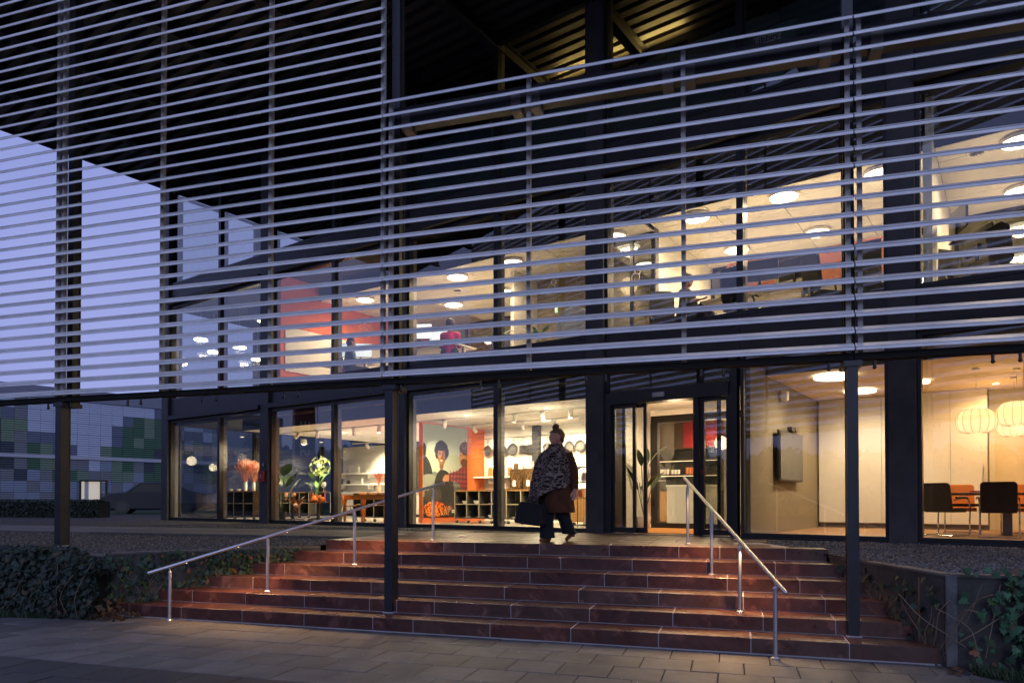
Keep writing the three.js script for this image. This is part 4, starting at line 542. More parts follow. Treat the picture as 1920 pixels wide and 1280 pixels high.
{ // orange dining table and chair
  const t = inside('dining_table', 'orange painted table with turned legs behind the right post of the second window', 'table', 8.45, FLOOR, 1.05); part(t, 'tabletop', bx(-0.75, 0.95, 0.715, 0.745, -0.42, 0.42), M.orangePaint); part(t, 'apron', bx(-0.68, 0.88, 0.62, 0.714, -0.36, 0.36), M.orangePaint);
  for (const [x, z] of [[-0.66, 0.34], [0.86, 0.34], [-0.66, -0.34], [0.86, -0.34], [0.02, 0.34]]) part(t, 'leg', lathe([[0, 0], [0.03, 0], [0.036, 0.1], [0.048, 0.38], [0.035, 0.42], [0.055, 0.46], [0.035, 0.5], [0.052, 0.53], [0.052, 0.62], [0, 0.62]], 14).translate(x, 0, z), M.orangePaint);
  for (const [x, how] of [[-0.3, 'left'], [0.1, 'middle'], [0.5, 'right']]) { const d = inside('ceramic_dish', `pile of white plates, ${how} on the orange table`, 'dish', 8.45 + x, FLOOR + 0.748, 1.0, 'plates on the orange table'); for (let i = 0; i < 3; i++) part(d, 'plate', dishG, M.ceramic).position.y = i * 0.018; }
  const c = inside('shell_chair', 'orange shell chair with thin dark legs at the orange table', 'chair', 7.78, FLOOR, 0.80, null, 2.7); const bk = rbox(0.44, 0.40, 0.03, 0.14, 0, 0.66, -0.2); { const a = bk.attributes.position; for (let i = 0; i < a.count; i++) a.setZ(i, a.getZ(i) + a.getX(i) ** 2 * 0.9 - (a.getY(i) - 0.46) * 0.18); bk.computeVertexNormals(); } part(c, 'backrest', bk, M.orangePaint); part(c, 'seat', rbox(0.44, 0.42, 0.03, 0.12).rotateX(Math.PI / 2).translate(0, 0.455, 0.02), M.orangePaint); part(c, 'support', bx(-0.04, 0.04, 0.45, 0.62, -0.225, -0.2), M.board);
  for (const [x, z] of [[-1, 1], [1, 1], [-1, -1], [1, -1]]) part(c, 'leg', rod(V(x * 0.12, 0.44, z * 0.12), V(x * 0.22, 0, z * 0.23), 0.011, 8, 0.009), M.board);
}
{ // white wall shelves at the back of the shop
  for (const [y, how, n] of [[2.2, 'lower', 9], [2.62, 'upper', 12]]) { const t = inside('wall_shelf', `long white ${how} shelf with glassware on the back wall`, 'shelf', 4.6, y, 6.65); part(t, 'board', bx(-4, 4.8, -0.045, 0, -0.24, 0.24), M.white); for (let i = 0; i < 6; i++) part(t, 'bracket', bx(-3.8 + i * 1.6, -3.77 + i * 1.6, -0.2, -0.046, -0.23, 0.12), M.white);
    for (let i = 0; i < n; i++) { const u = -3.4 + i * (7.6 / n) + rr(-0.1, 0.1), b = inside('glass_jar', `jar on the ${how} white shelf, ${['leftmost', 'second', 'third', 'fourth', 'fifth', 'sixth', 'seventh', 'eighth', 'ninth', 'tenth', 'eleventh', 'twelfth'][i]} from the left`, 'jar', 4.6 + u, y + 0.002, 6.6, `jars on the ${how} white shelf`); const h = rr(0.12, 0.28), r = rr(0.04, 0.08); part(b, 'jar', lathe([[0, 0], [r, 0], [r, h * 0.7], [r * 0.7, h], [r * 0.6, h], [0, h * 0.9]], 12), pick([M.ceramic, M.board, M.clearGlass, M.terracotta, M.steel])); } }
  for (const [u, how] of [[7.4, 'big round lidded pot'], [6.2, 'dark serving stand']]) { const b = inside('shop_pot', `${how} standing on the low counter at the back`, 'pot', u, FLOOR + 0.9, 6.4); part(b, 'pot', lathe([[0, 0], [0.12, 0], [0.16, 0.12], [0.13, 0.22], [0.03, 0.25], [0.02, 0.3], [0, 0.3]], 18), M.board); }
  const k = inside('counter', 'long grey counter under the white shelves', 'counter', 4.6, FLOOR, 6.55); part(k, 'worktop', bx(-4, 4.8, 0.86, 0.9, -0.3, 0.34), M.white); for (let i = 0; i < 8; i++) part(k, 'door', bx(-4 + i * 1.1, -2.908 + i * 1.1, 0.1, 0.858, 0.28, 0.3), M.cupboard); part(k, 'carcass', bx(-4, 4.79, 0.1, 0.857, -0.3, 0.278), M.frameIn); part(k, 'kickboard', bx(-3.9, 4.7, 0, 0.098, -0.3, 0.2), M.board);
}
// red box and small plate on the second column
{ const t = inside('fire_alarm_box', 'small dark red box mounted on the second column', 'box', 5.37, 2.25, -0.105); part(t, 'housing', rbox(0.21, 0.30, 0.09, 0.012, 0, 0, 0.046), M.red); part(t, 'label', box(0.04, 0.11, 0.002, 0, 0.0, 0.093), mat(0.5, 0.3, 0.35)); const s = inside('house_number', 'small dark plate with a pale 0 above the red box on the column', 'sign', 5.37, 2.56, -0.105); part(s, 'plate', rbox(0.12, 0.16, 0.01, 0.01, 0, 0, 0.006), mat(0.03, 0.05, 0.055)); part(s, 'digit', new THREE.TorusGeometry(0.025, 0.006, 8, 20).scale(0.75, 1.5, 1).translate(0, 0.01, 0.013), M.ceramic); }
// ---------------------------------------------------------------- entrance hall
strelitzia('tall dark leaved plant just inside the entrance', 15.93, 1.85, FLOOR, 1.75, 9, greenD, 0.13, M.ceramic);
{ const t = inside('reception_desk', 'white desk behind the plant in the entrance hall', 'desk', 16.15, FLOOR, 3.6); part(t, 'worktop', bx(-0.35, 0.7, 0.92, 0.96, -0.3, 0.3), M.white); part(t, 'front', bx(-0.33, 0.68, 0.02, 0.918, 0.26, 0.29), M.cupboard); part(t, 'side_panel', bx(0.65, 0.68, 0.02, 0.918, -0.28, 0.258), M.cupboard);
  const s = inside('hall_shelf', 'dark shelf wall with two lit boards at the back of the hall', 'shelf', 14.9, FLOOR, 5.2); part(s, 'back_panel', bx(-0.6, 1.5, 0.0, 2.6, -0.32, -0.3), M.board); part(s, 'upper_panel', bx(-0.6, 0.55, 1.95, 2.6, -0.298, -0.02), M.walnut); part(s, 'red_panel', bx(0.552, 1.5, 1.95, 2.6, -0.298, -0.02), M.red); for (const y of [0.85, 1.25, 1.62, 1.92]) part(s, 'shelf_board', bx(-0.6, 1.5, y, y + 0.03, -0.298, 0), M.walnut); for (const y of [1.615, 1.235]) { part(s, 'led_strip', bx(-0.58, 1.48, y - 0.012, y - 0.002, -0.05, -0.03), M.led); } part(s, 'side_panel', bx(-0.63, -0.602, 0, 2.6, -0.32, 0), M.board); part(s, 'cabinet_front', bx(-0.6, 1.5, 0.05, 0.84, -0.02, 0), M.oak); const l = new THREE.RectAreaLight(col(1, 0.75, 0.45), 6, 2, 0.02); l.position.set(...P(15.35, FLOOR + 1.59, 5.24)); l.lookAt(...P(15.35, FLOOR, 5.24)); scene.add(l);
  for (const [u, h, m, how] of [[14.9, 0.16, M.ceramic, 'row of white mugs, left'], [15.2, 0.14, M.ceramic, 'row of white mugs, right'], [15.6, 0.2, M.terracotta, 'brown pot'], [15.9, 0.22, M.brick, 'dark red box']]) { const b = inside('shelf_ware', `${how} on the lit shelf of the hall`, 'crockery', u, FLOOR + 1.281, 5.3); for (let i = 0; i < 3; i++) part(b, 'mug', cyl(0.035, 0.04, h * 0.8, i * 0.085 - 0.08, 0, 0), m); }
  const r = inside('wall_banner', 'red banner high on the wall of the entrance hall', 'banner', 17.6, FLOOR, 6.0); part(r, 'panel', bx(-0.4, 0.9, 1.6, 2.1, -0.02, 0), M.red); part(r, 'lower_panel', bx(-0.4, 0.9, 0.7, 1.58, -0.02, 0), mat(0.4, 0.08, 0.03));
  const o = inside('loudspeaker', 'small white loudspeaker high on the taupe meeting room wall', 'speaker', 18.80, 3.6, 2.0); part(o, 'housing', rbox(0.12, 0.2, 0.14, 0.03), M.ceramic); part(o, 'bracket', bx(-0.1, -0.061, -0.03, 0.03, -0.02, 0.02), M.white); }
// ---------------------------------------------------------------- meeting rooms
{ const t = inside('television', 'large dark television on the taupe meeting room wall', 'television', 18.78, 2.44, 2.4); part(t, 'screen', box(0.012, 0.90, 1.66, 0.045, 0, 0), mat(0.012, 0.012, 0.013, 0.08)); part(t, 'housing', rbox(1.72, 0.96, 0.05, 0.02).rotateY(Math.PI / 2).translate(0.012, 0, 0), mat(0.03, 0.03, 0.03, 0.4)); part(t, 'wall_mount', bx(-0.07, -0.015, -0.2, 0.2, -0.3, 0.3), M.black);
  const c = inside('conference_camera', 'black conference camera on top of the television', 'camera', 18.82, 2.93, 2.5); part(c, 'housing', rbox(0.5, 0.09, 0.09, 0.03, 0, 0.05, 0).rotateY(Math.PI / 2), M.black); part(c, 'lens', cyl(0.022, 0.026, 0.02, 0, 0, 0, 16).rotateZ(-Math.PI / 2).translate(0.045, 0.05, 0), M.steel); part(c, 'foot', bx(-0.03, 0.03, -0.005, 0.006, -0.06, 0.06), M.black);
  const m = inside('meeting_table', 'long dark meeting table under the lanterns', 'table', 22.6, FLOOR, 2.95); part(m, 'tabletop', bx(-1.75, 1.6, 0.70, 0.74, -0.5, 0.5), M.walnut); part(m, 'beam', bx(-1.7, 1.55, 0.50, 0.55, -0.04, 0.04), M.black); for (const x of [-0.32, 1.2]) part(m, 'leg', bx(x - 0.07, x + 0.07, 0, 0.699, -0.3, 0.12), mat(0.12, 0.11, 0.10, 0.4));
  function chair(label, u, v, turn, m2, arm) { const t = inside('cantilever_chair', label, 'chair', u, FLOOR, v, 'chairs round the meeting table', turn); const b = rbox(0.50, 0.50, 0.05, 0.06, 0, 0.66, -0.23); { const a = b.attributes.position; for (let i = 0; i < a.count; i++) a.setZ(i, a.getZ(i) - (a.getY(i) - 0.41) * 0.2 + a.getX(i) ** 2 * 0.35); b.computeVertexNormals(); } part(t, 'backrest', b, m2); part(t, 'seat', rbox(0.48, 0.46, 0.07, 0.06).rotateX(Math.PI / 2).translate(0, 0.44, 0.02), m2);
    for (const s of [-0.27, 0.27]) { part(t, 'frame', tube([V(s, 0.62, -0.2), V(s, 0.64, 0.0), V(s, 0.63, 0.2), V(s, 0.5, 0.26), V(s, 0.25, 0.25), V(s, 0.03, 0.24), V(s, 0.012, 0.1), V(s, 0.012, -0.26)], 0.0125, 30), M.chrome); part(t, 'armrest', tube([V(s, 0.655, -0.14), V(s, 0.66, 0.0), V(s, 0.655, 0.17)], 0.018, 8), M.black); } part(t, 'cross_bar', rod(V(-0.27, 0.012, -0.26), V(0.27, 0.012, -0.26), 0.0125), M.chrome); }
  const ol = mat(0.55, 0.17, 0.03, 0.5);
  chair('black leather chair beside the column, turned from the table', 21.40, 2.28, Math.PI - 0.45, M.blackLeather); chair('black leather chair in the middle with its back to the window', 22.18, 1.95, Math.PI, M.blackLeather); chair('orange leather chair across the table beside the column', 21.55, 3.6, 0.15, ol); chair('orange leather chair across the table at the picture edge', 22.45, 3.65, 0, ol);
  const p = inside('paper_cup', 'white paper cup on the dark meeting table', 'cup', 22.05, FLOOR + 0.742, 2.75); part(p, 'cup', lathe([[0, 0], [0.032, 0], [0.045, 0.12], [0.041, 0.12], [0.03, 0.01], [0, 0.01]], 16), M.ceramic); const q = inside('note_papers', 'papers and red pens lying on the meeting table', 'papers', 21.7, FLOOR + 0.742, 2.75); part(q, 'sheet', box(0.3, 0.004, 0.21, 0, 0.003, 0), M.ceramic); part(q, 'pen_case', box(0.16, 0.03, 0.05, 0.12, 0.021, 0.03), M.red); }
// ---------------------------------------------------------------- offices on the first floor
function desk(label, u, v, w, turn = 0) { const t = inside('office_desk', label, 'desk', u, F1, v, 'office desks', turn); part(t, 'desktop', bx(-w / 2, w / 2, 0.71, 0.74, -0.4, 0.4), M.white); for (const x of [-w / 2 + 0.08, w / 2 - 0.08]) part(t, 'leg', [bx(x - 0.03, x + 0.03, 0.03, 0.709, -0.03, 0.03), bx(x - 0.03, x + 0.03, 0, 0.029, -0.35, 0.35)], M.steel); }
function monitor(label, u, v, turn, y = 0.742, lit = true) { const t = inside('computer_monitor', label, 'monitor', u, F1 + y, v, null, turn); part(t, 'housing', rbox(0.62, 0.38, 0.035, 0.012, 0, 0.34, 0), M.black); part(t, 'screen', box(0.60, 0.355, 0.003, 0, 0.34, 0.0195), lit ? (M.scr ??= lampM(0.72, 0.88, 1, 0.85)) : M.black); part(t, 'stand', [bx(-0.025, 0.025, 0.015, 0.3, -0.05, -0.025), bx(-0.11, 0.11, 0, 0.014, -0.1, 0.09)], M.black); if (lit) { const l = new THREE.RectAreaLight(col(0.75, 0.88, 1), 1.0, 0.58, 0.34); t.updateMatrixWorld(true); l.position.copy(V(0, 0.34, 0.026).applyMatrix4(t.matrixWorld)); l.lookAt(V(0, 0.34, 1).applyMatrix4(t.matrixWorld)); scene.add(l); } }
function officeChair(label, u, v, turn, m2 = M.blackFab) { const t = inside('office_chair', label, 'office chair', u, F1, v, null, turn); const b = rbox(0.46, 0.6, 0.05, 0.1, 0, 0.85, -0.24); { const a = b.attributes.position; for (let i = 0; i < a.count; i++) a.setZ(i, a.getZ(i) - (a.getY(i) - 0.55) * 0.15 + a.getX(i) ** 2 * 0.5); b.computeVertexNormals(); } part(t, 'backrest', b, m2); part(t, 'seat', rbox(0.48, 0.48, 0.08, 0.09).rotateX(Math.PI / 2).translate(0, 0.48, 0), m2); part(t, 'gas_spring', cyl(0.028, 0.028, 0.34, 0, 0.1, 0), M.black); part(t, 'back_stay', bx(-0.03, 0.03, 0.44, 0.62, -0.3, -0.27), M.black); for (let i = 0; i < 5; i++) part(t, 'foot', rod(V(0, 0.1, 0), V(Math.cos(i * 1.2566) * 0.3, 0.05, Math.sin(i * 1.2566) * 0.3), 0.02, 6), M.black); for (const s of [-0.27, 0.27]) part(t, 'armrest', tube([V(s * 0.9, 0.46, 0), V(s, 0.55, 0), V(s, 0.66, -0.06), V(s, 0.67, 0.14)], 0.017, 12, 6), M.black); }
desk('white desk at the window of the orange-walled office', 7.75, 0.85, 1.5); desk('white desk at the window right of the post', 10.9, 0.85, 1.9); desk('long white desk in the right upper office, window side', 18.6, 0.85, 1.8); desk('white desk in the right upper office beside the column', 20.2, 1.0, 1.5); desk('white desk in the first office from the left', 4.6, 1.2, 1.4);
monitor('glowing screen left on the desk of the orange-walled office', 7.3, 1.0, 0.5, 0.86); monitor('second glowing screen on that desk, turned away', 7.95, 1.1, 0.75, 0.80); monitor('glowing screen at the left of the desk right of the post', 10.45, 0.75, 0.55, 0.90); monitor('glowing screen in the middle of the desk right of the post', 10.95, 0.95, 0.15, 0.80);
monitor('dark screen seen from behind in the right upper office, left', 18.05, 0.75, 2.6, 0.80, false); monitor('dark screen seen from behind in the right upper office, middle', 18.72, 0.7, 3.3, 0.84, false); monitor('dark screen in the right upper office beside the mullion', 19.3, 0.8, 2.9, 0.80, false); monitor('dark tilted screen at the left of the far right office', 21.72, 0.7, 2.0, 1.05, false); monitor('small dark screen low in the far right office', 21.98, 0.95, 2.2, 0.75, false); monitor('dark screen high on the desk by the column', 20.35, 0.8, 3.0, 0.84, false);
officeChair('red office chair in the orange-walled office', 8.05, 0.5, 2.5, M.red); officeChair('black office chair by the side wall of the right upper office', 17.0, 0.5, 0.6); officeChair('tall black office chair right of the mullion', 19.85, 0.48, 2.4); officeChair('black office chair in front of the dark screens', 18.45, 0.45, 2.9); officeChair('black office chair in the far right office at the picture edge', 22.45, 0.7, 2.2); officeChair('black office chair left in the far right office', 21.72, 1.05, 0.9); officeChair('black office chair beside the column of the right upper office', 20.5, 0.5, 0.3);
for (const [u, v, w, how] of [[18.35, 1.35, 0.9, 'behind the dark screens'], [20.2, 1.45, 1.7, 'beside the column']]) { const t = inside('desk_screen', `brick red desk partition ${how}`, 'desk partition', u, F1, v); part(t, 'panel', rbox(w, 0.85, 0.04, 0.02, 0, 1.2, 0), M.brick); for (const x of [-w / 2 + 0.1, w / 2 - 0.1]) part(t, 'leg', bx(x - 0.02, x + 0.02, 0, 0.78, -0.02, 0.02), M.steel); }
strelitzia('green office plant behind the dark window frame', 12.9, 0.7, F1, 1.05, 7, greenB, 0.14, M.ceramic); strelitzia('small green plant at the glazed door of the middle office', 14.1, 0.6, F1, 0.9, 5, greenB, 0.12, M.ceramic);
{ const t = inside('standing_board', 'pale round table leaning in the dark middle office', 'table', 14.85, F1, 0.7); part(t, 'tabletop', cyl(0.42, 0.42, 0.03, 0, 0, 0, 30).rotateX(1.45).translate(0, 0.75, 0), M.white); part(t, 'foot', bx(-0.25, 0.25, 0, 0.32, -0.2, 0.1), M.black);
  const e = inside('exit_sign', 'small green sign light in the middle office', 'sign', 13.95, 5.95, 1.5); part(e, 'sign_panel', rbox(0.07, 0.24, 0.03, 0.01), lampM(0.05, 0.9, 0.35, 0.7)); part(e, 'bracket', bx(-0.02, 0.02, 0.121, 0.3, -0.01, 0.01), M.black);
  for (const [u, y, v, how] of [[14.2, 6.2, 0.9, 'behind the middle window'], [16.15, 6.1, 1.0, 'behind the glazed partition']]) { const k = inside('wire_ornament', `white wire ornament hanging ${how}`, 'ornament', u, y, v); part(k, 'wire', [new THREE.TorusGeometry(0.09, 0.006, 6, 20), new THREE.TorusGeometry(0.06, 0.006, 6, 18).translate(0.05, 0.12, 0), rod(V(-0.14, -0.12, 0), V(0.16, -0.1, 0), 0.006), rod(V(-0.1, -0.16, 0), V(0.1, -0.15, 0), 0.006)], M.ceramic); part(k, 'string', cyl(0.002, 0.002, 0.6, 0.05, 0.17, 0, 5), M.ceramic); } }
// dark hanging banner with a word on the top storey
{ const c = document.createElement('canvas'); c.width = 256; c.height = 96; const x = c.getContext('2d'); x.fillStyle = '#b9bdc0'; x.fillRect(0, 0, 256, 96); x.fillStyle = '#1a2226'; x.font = 'bold 70px serif'; x.textAlign = 'center'; x.textBaseline = 'middle'; x.fillText('Libbey.', 128, 50); const tx = new THREE.CanvasTexture(c); tx.colorSpace = THREE.SRGBColorSpace;
  const t = inside('name_banner', 'dark hanging banner with the word Libbey on a pale strip', 'banner', 18.72, 9.2, 1.3); part(t, 'cloth', box(0.80, 1.75, 0.01, 0.08, 0.3, 0), M.teal); part(t, 'lettering', new THREE.PlaneGeometry(0.5, 0.19).translate(-0.02, 0.98, 0.008), new THREE.MeshStandardMaterial({ map: tx, roughness: 0.6 })); part(t, 'emblem', new THREE.TorusGeometry(0.26, 0.025, 8, 30).translate(0.08, 0.35, 0.01), M.frameIn); part(t, 'top_rod', rod(V(-0.34, 1.19, 0), V(0.5, 1.19, 0), 0.015), M.black); const s = inside('steel_pole', 'thin pale upright pole beside the dark banner', 'pole', 18.2, 8.34, 1.2); part(s, 'pole', cyl(0.025, 0.025, 2.6), M.column); part(s, 'foot', cyl(0.1, 0.06, 0.03), M.column); }

// ---------------------------------------------------------------- warehouse on the left with coloured cladding
{
  const t = thing('warehouse', 'long warehouse with green, grey and violet cladding panels beyond the lawn', 'building', [-35.81, 0, -20.79], 1.15681);
  const cor = rep(tex(8, 64, grey((u, v) => 0.5 + 0.5 * Math.cos(v * 2 * Math.PI * 8)), false), 0.15, 1.0);
  const C = { L: [0.20, 0.22, 0.27], S: [0.095, 0.115, 0.145], B: [0.05, 0.06, 0.085], D: [0.016, 0.022, 0.028], G: [0.020, 0.050, 0.026], Y: [0.065, 0.095, 0.060], P: [0.075, 0.08, 0.085] }, ms = {};
  for (const k in C) ms[k] = mat(...C[k].map((x) => x * 1.9), 0.55, { bumpMap: cor, bumpScale: 0.025 });
  const rows = ['LSBLLPLLLLLLLLLLLBSLLSBL', 'BDYYBPLLLLLLLLBGYGSBLLSB', 'DBDDYYLLLLLLLBGGYGDSBBLS', 'DDBDYPBBBLLLLBGYGGGDSYBS', 'SDDDDPGYBBLLYGGGGDDYGSBS'], low = ['GGDGDPGYYPPLSYGPDGYSPDGB', 'PGGSPDSPGGYPPYYSGGDPSPYG', 'SPSPSSPSPSPSSPSPSPSPPSSP', 'SSPSPSSPPSSSPSPSSPSPSSPS'];
  const w = 0.62, x0 = -2.2, g = box(w - 0.012, 0.62, 0.05);
  rows.forEach((r, j) => [...r].forEach((k, i) => { const p = part(t, 'cladding_panel', g, ms[k]); p.position.set(x0 + i * w, 6.98 - j * 0.632, rr(-0.012, 0.012)); }));
  const skip = (i, j) => j === 2 && (i === 10 || i === 11) || j === 3 && (i === 10 || i === 11);
  low.forEach((r, j) => [...r].forEach((k, i) => { if (skip(i, j)) return; const p = part(t, 'cladding_panel', g, ms[k]); p.position.set(x0 + i * w, 3.6 - j * 0.632, rr(-0.012, 0.012)); }));
  part(t, 'wall', [bx(-26, 34, 0.5, 7.3, -6, -0.03)], ms.S); part(t, 'gutter', bx(-26, 34, 7.31, 8.0, -6, 0.08), mat(0.16, 0.17, 0.21, 0.6)); part(t, 'band', bx(-26, 34, 3.93, 4.13, -0.03, 0.09), mat(0.36, 0.37, 0.41, 0.6)); part(t, 'plinth', bx(-26, 34, 0.5, 1.35, -0.02, 0.06), ms.D);
  const wf = part(t, 'window', [bx(3.82, 5.3, 1.48, 1.56, 0, 0.1), bx(3.82, 5.3, 2.66, 2.74, 0, 0.1), bx(3.82, 3.9, 1.56, 2.66, 0, 0.1), bx(5.22, 5.3, 1.56, 2.66, 0, 0.1), bx(4.92, 4.96, 1.56, 2.66, 0.0, 0.08)], M.black);
  part(wf, 'pane', bx(3.9, 5.22, 1.56, 2.66, 0.03, 0.031), M.glass); part(wf, 'lit_window_room', [bx(3.9, 5.22, 1.56, 2.66, -0.029, -0.022)], lampM(1, 0.78, 0.42, 0.45)); part(wf, 'blind', [bx(4.1, 4.32, 1.56, 2.66, -0.02, -0.012), bx(4.98, 5.05, 1.6, 2.6, -0.02, -0.012)], M.cupboard);
}
function leafy(n, make, m, geo, name) { const im = shade(new THREE.InstancedMesh(geo, m, n)), M4 = new THREE.Matrix4(), c = new THREE.Color(); for (let i = 0; i < n; i++) { make(M4, c, i); im.setMatrixAt(i, M4); im.setColorAt(i, c); } im.name = numbered(name); im.userData.kind = 'stuff'; return im; }
const ivyG = (() => { const s = new THREE.Shape([[0, 0], [0.30, -0.12], [0.52, 0.12], [0.30, 0.34], [0.34, 0.58], [0.12, 0.62], [0, 1.0], [-0.12, 0.62], [-0.34, 0.58], [-0.30, 0.34], [-0.52, 0.12], [-0.30, -0.12]].map((p) => new THREE.Vector2(...p))); const g = new THREE.ShapeGeometry(s), a = g.attributes.position; for (let i = 0; i < a.count; i++) a.setZ(i, -0.35 * a.getX(i) ** 2 - 0.12 * a.getY(i) ** 2); g.computeVertexNormals(); return g; })();
const ivyM = new THREE.MeshPhysicalMaterial({ color: col(1, 1, 1), roughness: 0.6, transmission: 0.12, thickness: 0, side: THREE.DoubleSide });
const Q = new THREE.Quaternion(), E = new THREE.Euler(), Sc = V(1, 1, 1);
const green = (c) => { const k = rr(0.5, 1.35), y = rnd() < 0.05; return y ? c.setRGB(0.05 * k, 0.032 * k, 0.010) : c.setRGB(0.005 * k, 0.019 * k, 0.007 * k); };
{ // ivy hedge in front of the left wall
  const h = thing('ivy_hedge', 'dense dark ivy hedge in front of the left retaining wall', 'hedge', [-9.7, 0, 0.28]);
  part(h, 'branches', [bx(-3.4, 3.15, 0, 0.82, -0.26, 0.16), bx(3.15, 3.45, 0, 0.6, -0.24, 0.05)], mat(0.008, 0.010, 0.006, 1));
  for (let i = 0; i < 40; i++) { const x = rr(-3.3, 3.5); part(h, 'stem', tube([V(x, 0, 0.15), V(x + rr(-0.1, 0.1), 0.3, rr(0.15, 0.24)), V(x + rr(-0.2, 0.25), 0.75, rr(0.1, 0.24))], 0.007, 6, 5), M.twig ??= mat(0.12, 0.085, 0.05, 0.9)); }
  const top = (x) => 0.90 + 0.05 * noise.noise(x * 1.7, 3, 0) + 0.03 * noise.noise(x * 5, 9, 0);
  h.add(leafy(15000, (m4, c, i) => {
    const x = rr(-3.5, 3.6), end = Math.max(0, (x - 2.9) / 0.7), f = rnd(); let y, z, rx;
    if (f < 0.7) { y = rr(0.02, top(x)) * (1 - 0.35 * end * rnd()); z = 0.2 + 0.10 * noise.noise(x * 2.5, y * 3, 5) + rr(-0.06, 0.05) - 0.12 * end; rx = rr(-0.9, 0.2); } else { y = top(x) + rr(-0.06, 0.03) - 0.25 * end; z = rr(-0.32, 0.2); rx = rr(-1.6, -0.6); }
    E.set(rx, rr(-0.9, 0.9), rr(2.2, 4.1)); Q.setFromEuler(E); const s = rr(0.045, 0.095); m4.compose(V(x, y, z), Q, Sc.set(s, s, s)); green(c);
  }, ivyM, ivyG, 'foliage'));
  h.add(leafy(170, (m4, c) => { const x = rr(2.9, 4.1); E.set(rr(-1.4, 0), rr(-2, 2), rr(0, 6)); Q.setFromEuler(E); const s = rr(0.04, 0.09); m4.compose(V(x, rr(0.0, 0.45) * (4.3 - x) * 0.7, rr(-0.1, 0.28) - (x - 3) * 0.15), Q, Sc.set(s, s, s)); const k = rr(0.5, 1.3); c.setRGB(0.035 * k, 0.018 * k, 0.009 * k); }, ivyM, ivyG, 'dead_leaves'));
}
function climber(name, label, A, D, len, hgt, n, dens, stakes, twigs, bright = 0.7) { // ivy on a wall that starts at A and runs along D; local z is off the wall
  const turn = -Math.atan2(D[1], D[0]), o = thing(name, label, 'climbing plant', [A[0], 0, A[1]], turn);
  for (const s of stakes) part(o, 'stake', bx(s - 0.012, s + 0.012, s * 0.0, hgt - 0.05, 0.035, 0.055), mat(0.20, 0.12, 0.05, 0.85));
  if (stakes.length) for (let i = 0; i < 6; i++) part(o, 'wire', rod(V(0, 0.12 + i * 0.13, 0.03), V(len, 0.12 + i * 0.13, 0.03), 0.0022, 5), M.black);
  if (stakes.length) for (let i = 1; i < len / 0.15; i++) part(o, 'wire', rod(V(i * 0.15, 0.05, 0.028), V(i * 0.15, hgt - 0.05, 0.028), 0.0022, 5), M.black);
  for (let i = 0; i < twigs; i++) { const x = rr(0, len), d = rr(-0.6, 0.6); part(o, 'vine', tube([V(x, rr(-0.0, 0.3), 0.05), V(x + d * 0.3, rr(0.25, 0.45), rr(0.04, 0.12)), V(x + d * 0.8, rr(0.4, 0.7), rr(0.03, 0.1)), V(x + d * 1.2, rr(0.5, hgt), 0.05)], rr(0.003, 0.006), 12, 5), mat(0.20, 0.15, 0.10, 0.9)); }
  o.add(leafy(n, (m4, c) => { let x, y, k = 0; do { x = rr(0, len); y = rr(0.0, hgt); } while (dens(x, y) < rnd() && k++ < 60); E.set(rr(-0.9, 0.1), rr(-0.8, 0.8), rr(2.3, 4)); Q.setFromEuler(E); const s = rr(0.04, 0.10); m4.compose(V(x, y, 0.05 + rr(0, 0.09)), Q, Sc.set(s, s, s)); const q = rr(0.5, 1.6), r = rnd(); if (r < 0.07) c.setRGB(0.13 * q, 0.05 * q, 0.015); else if (r < 0.25) c.setRGB(0.03 * q, 0.055 * q, 0.010 * q); else c.setRGB(0.014 * q * bright, 0.046 * q * bright, 0.017 * q * bright); }, ivyM, ivyG, 'ivy'));
  return o;
}
const nz = (x, y, f, s) => noise.noise(x * f, y * f, s);
climber('ivy', 'ivy trailing along the left retaining wall beside the handrail', [-6.3, 0.0], [2.03, -2.08], 2.9, 0.86, 1500, (x, y) => (x > 1.3 && x < 2.65 ? (y > 0.25 + (x - 1.3) * 0.15 ? 0.9 : 0.3) : x < 1.3 ? 0.22 + 0.4 * nz(x, y, 5, 2) : 0.02), [0.5, 1.15], 16);
climber('ivy', 'sparse bare vines with few leaves on the right retaining wall', [3.34, -2.1], [0.74, 2.12], 2.24, 0.86, 190, (x, y) => 0.15 + 0.7 * nz(x, y, 4, 7), [0.55, 1.25, 1.85], 22);
climber('ivy', 'bushy bright green ivy on the wall at the right edge', [4.10, 0.07], [1, 0], 3.2, 0.97, 1900, (x, y) => (x > 0.28 + Math.abs(y - 0.62) * 0.5 ? 0.65 + 0.5 * nz(x, y, 6, 4) : 0.06), [], 16, 2.0);
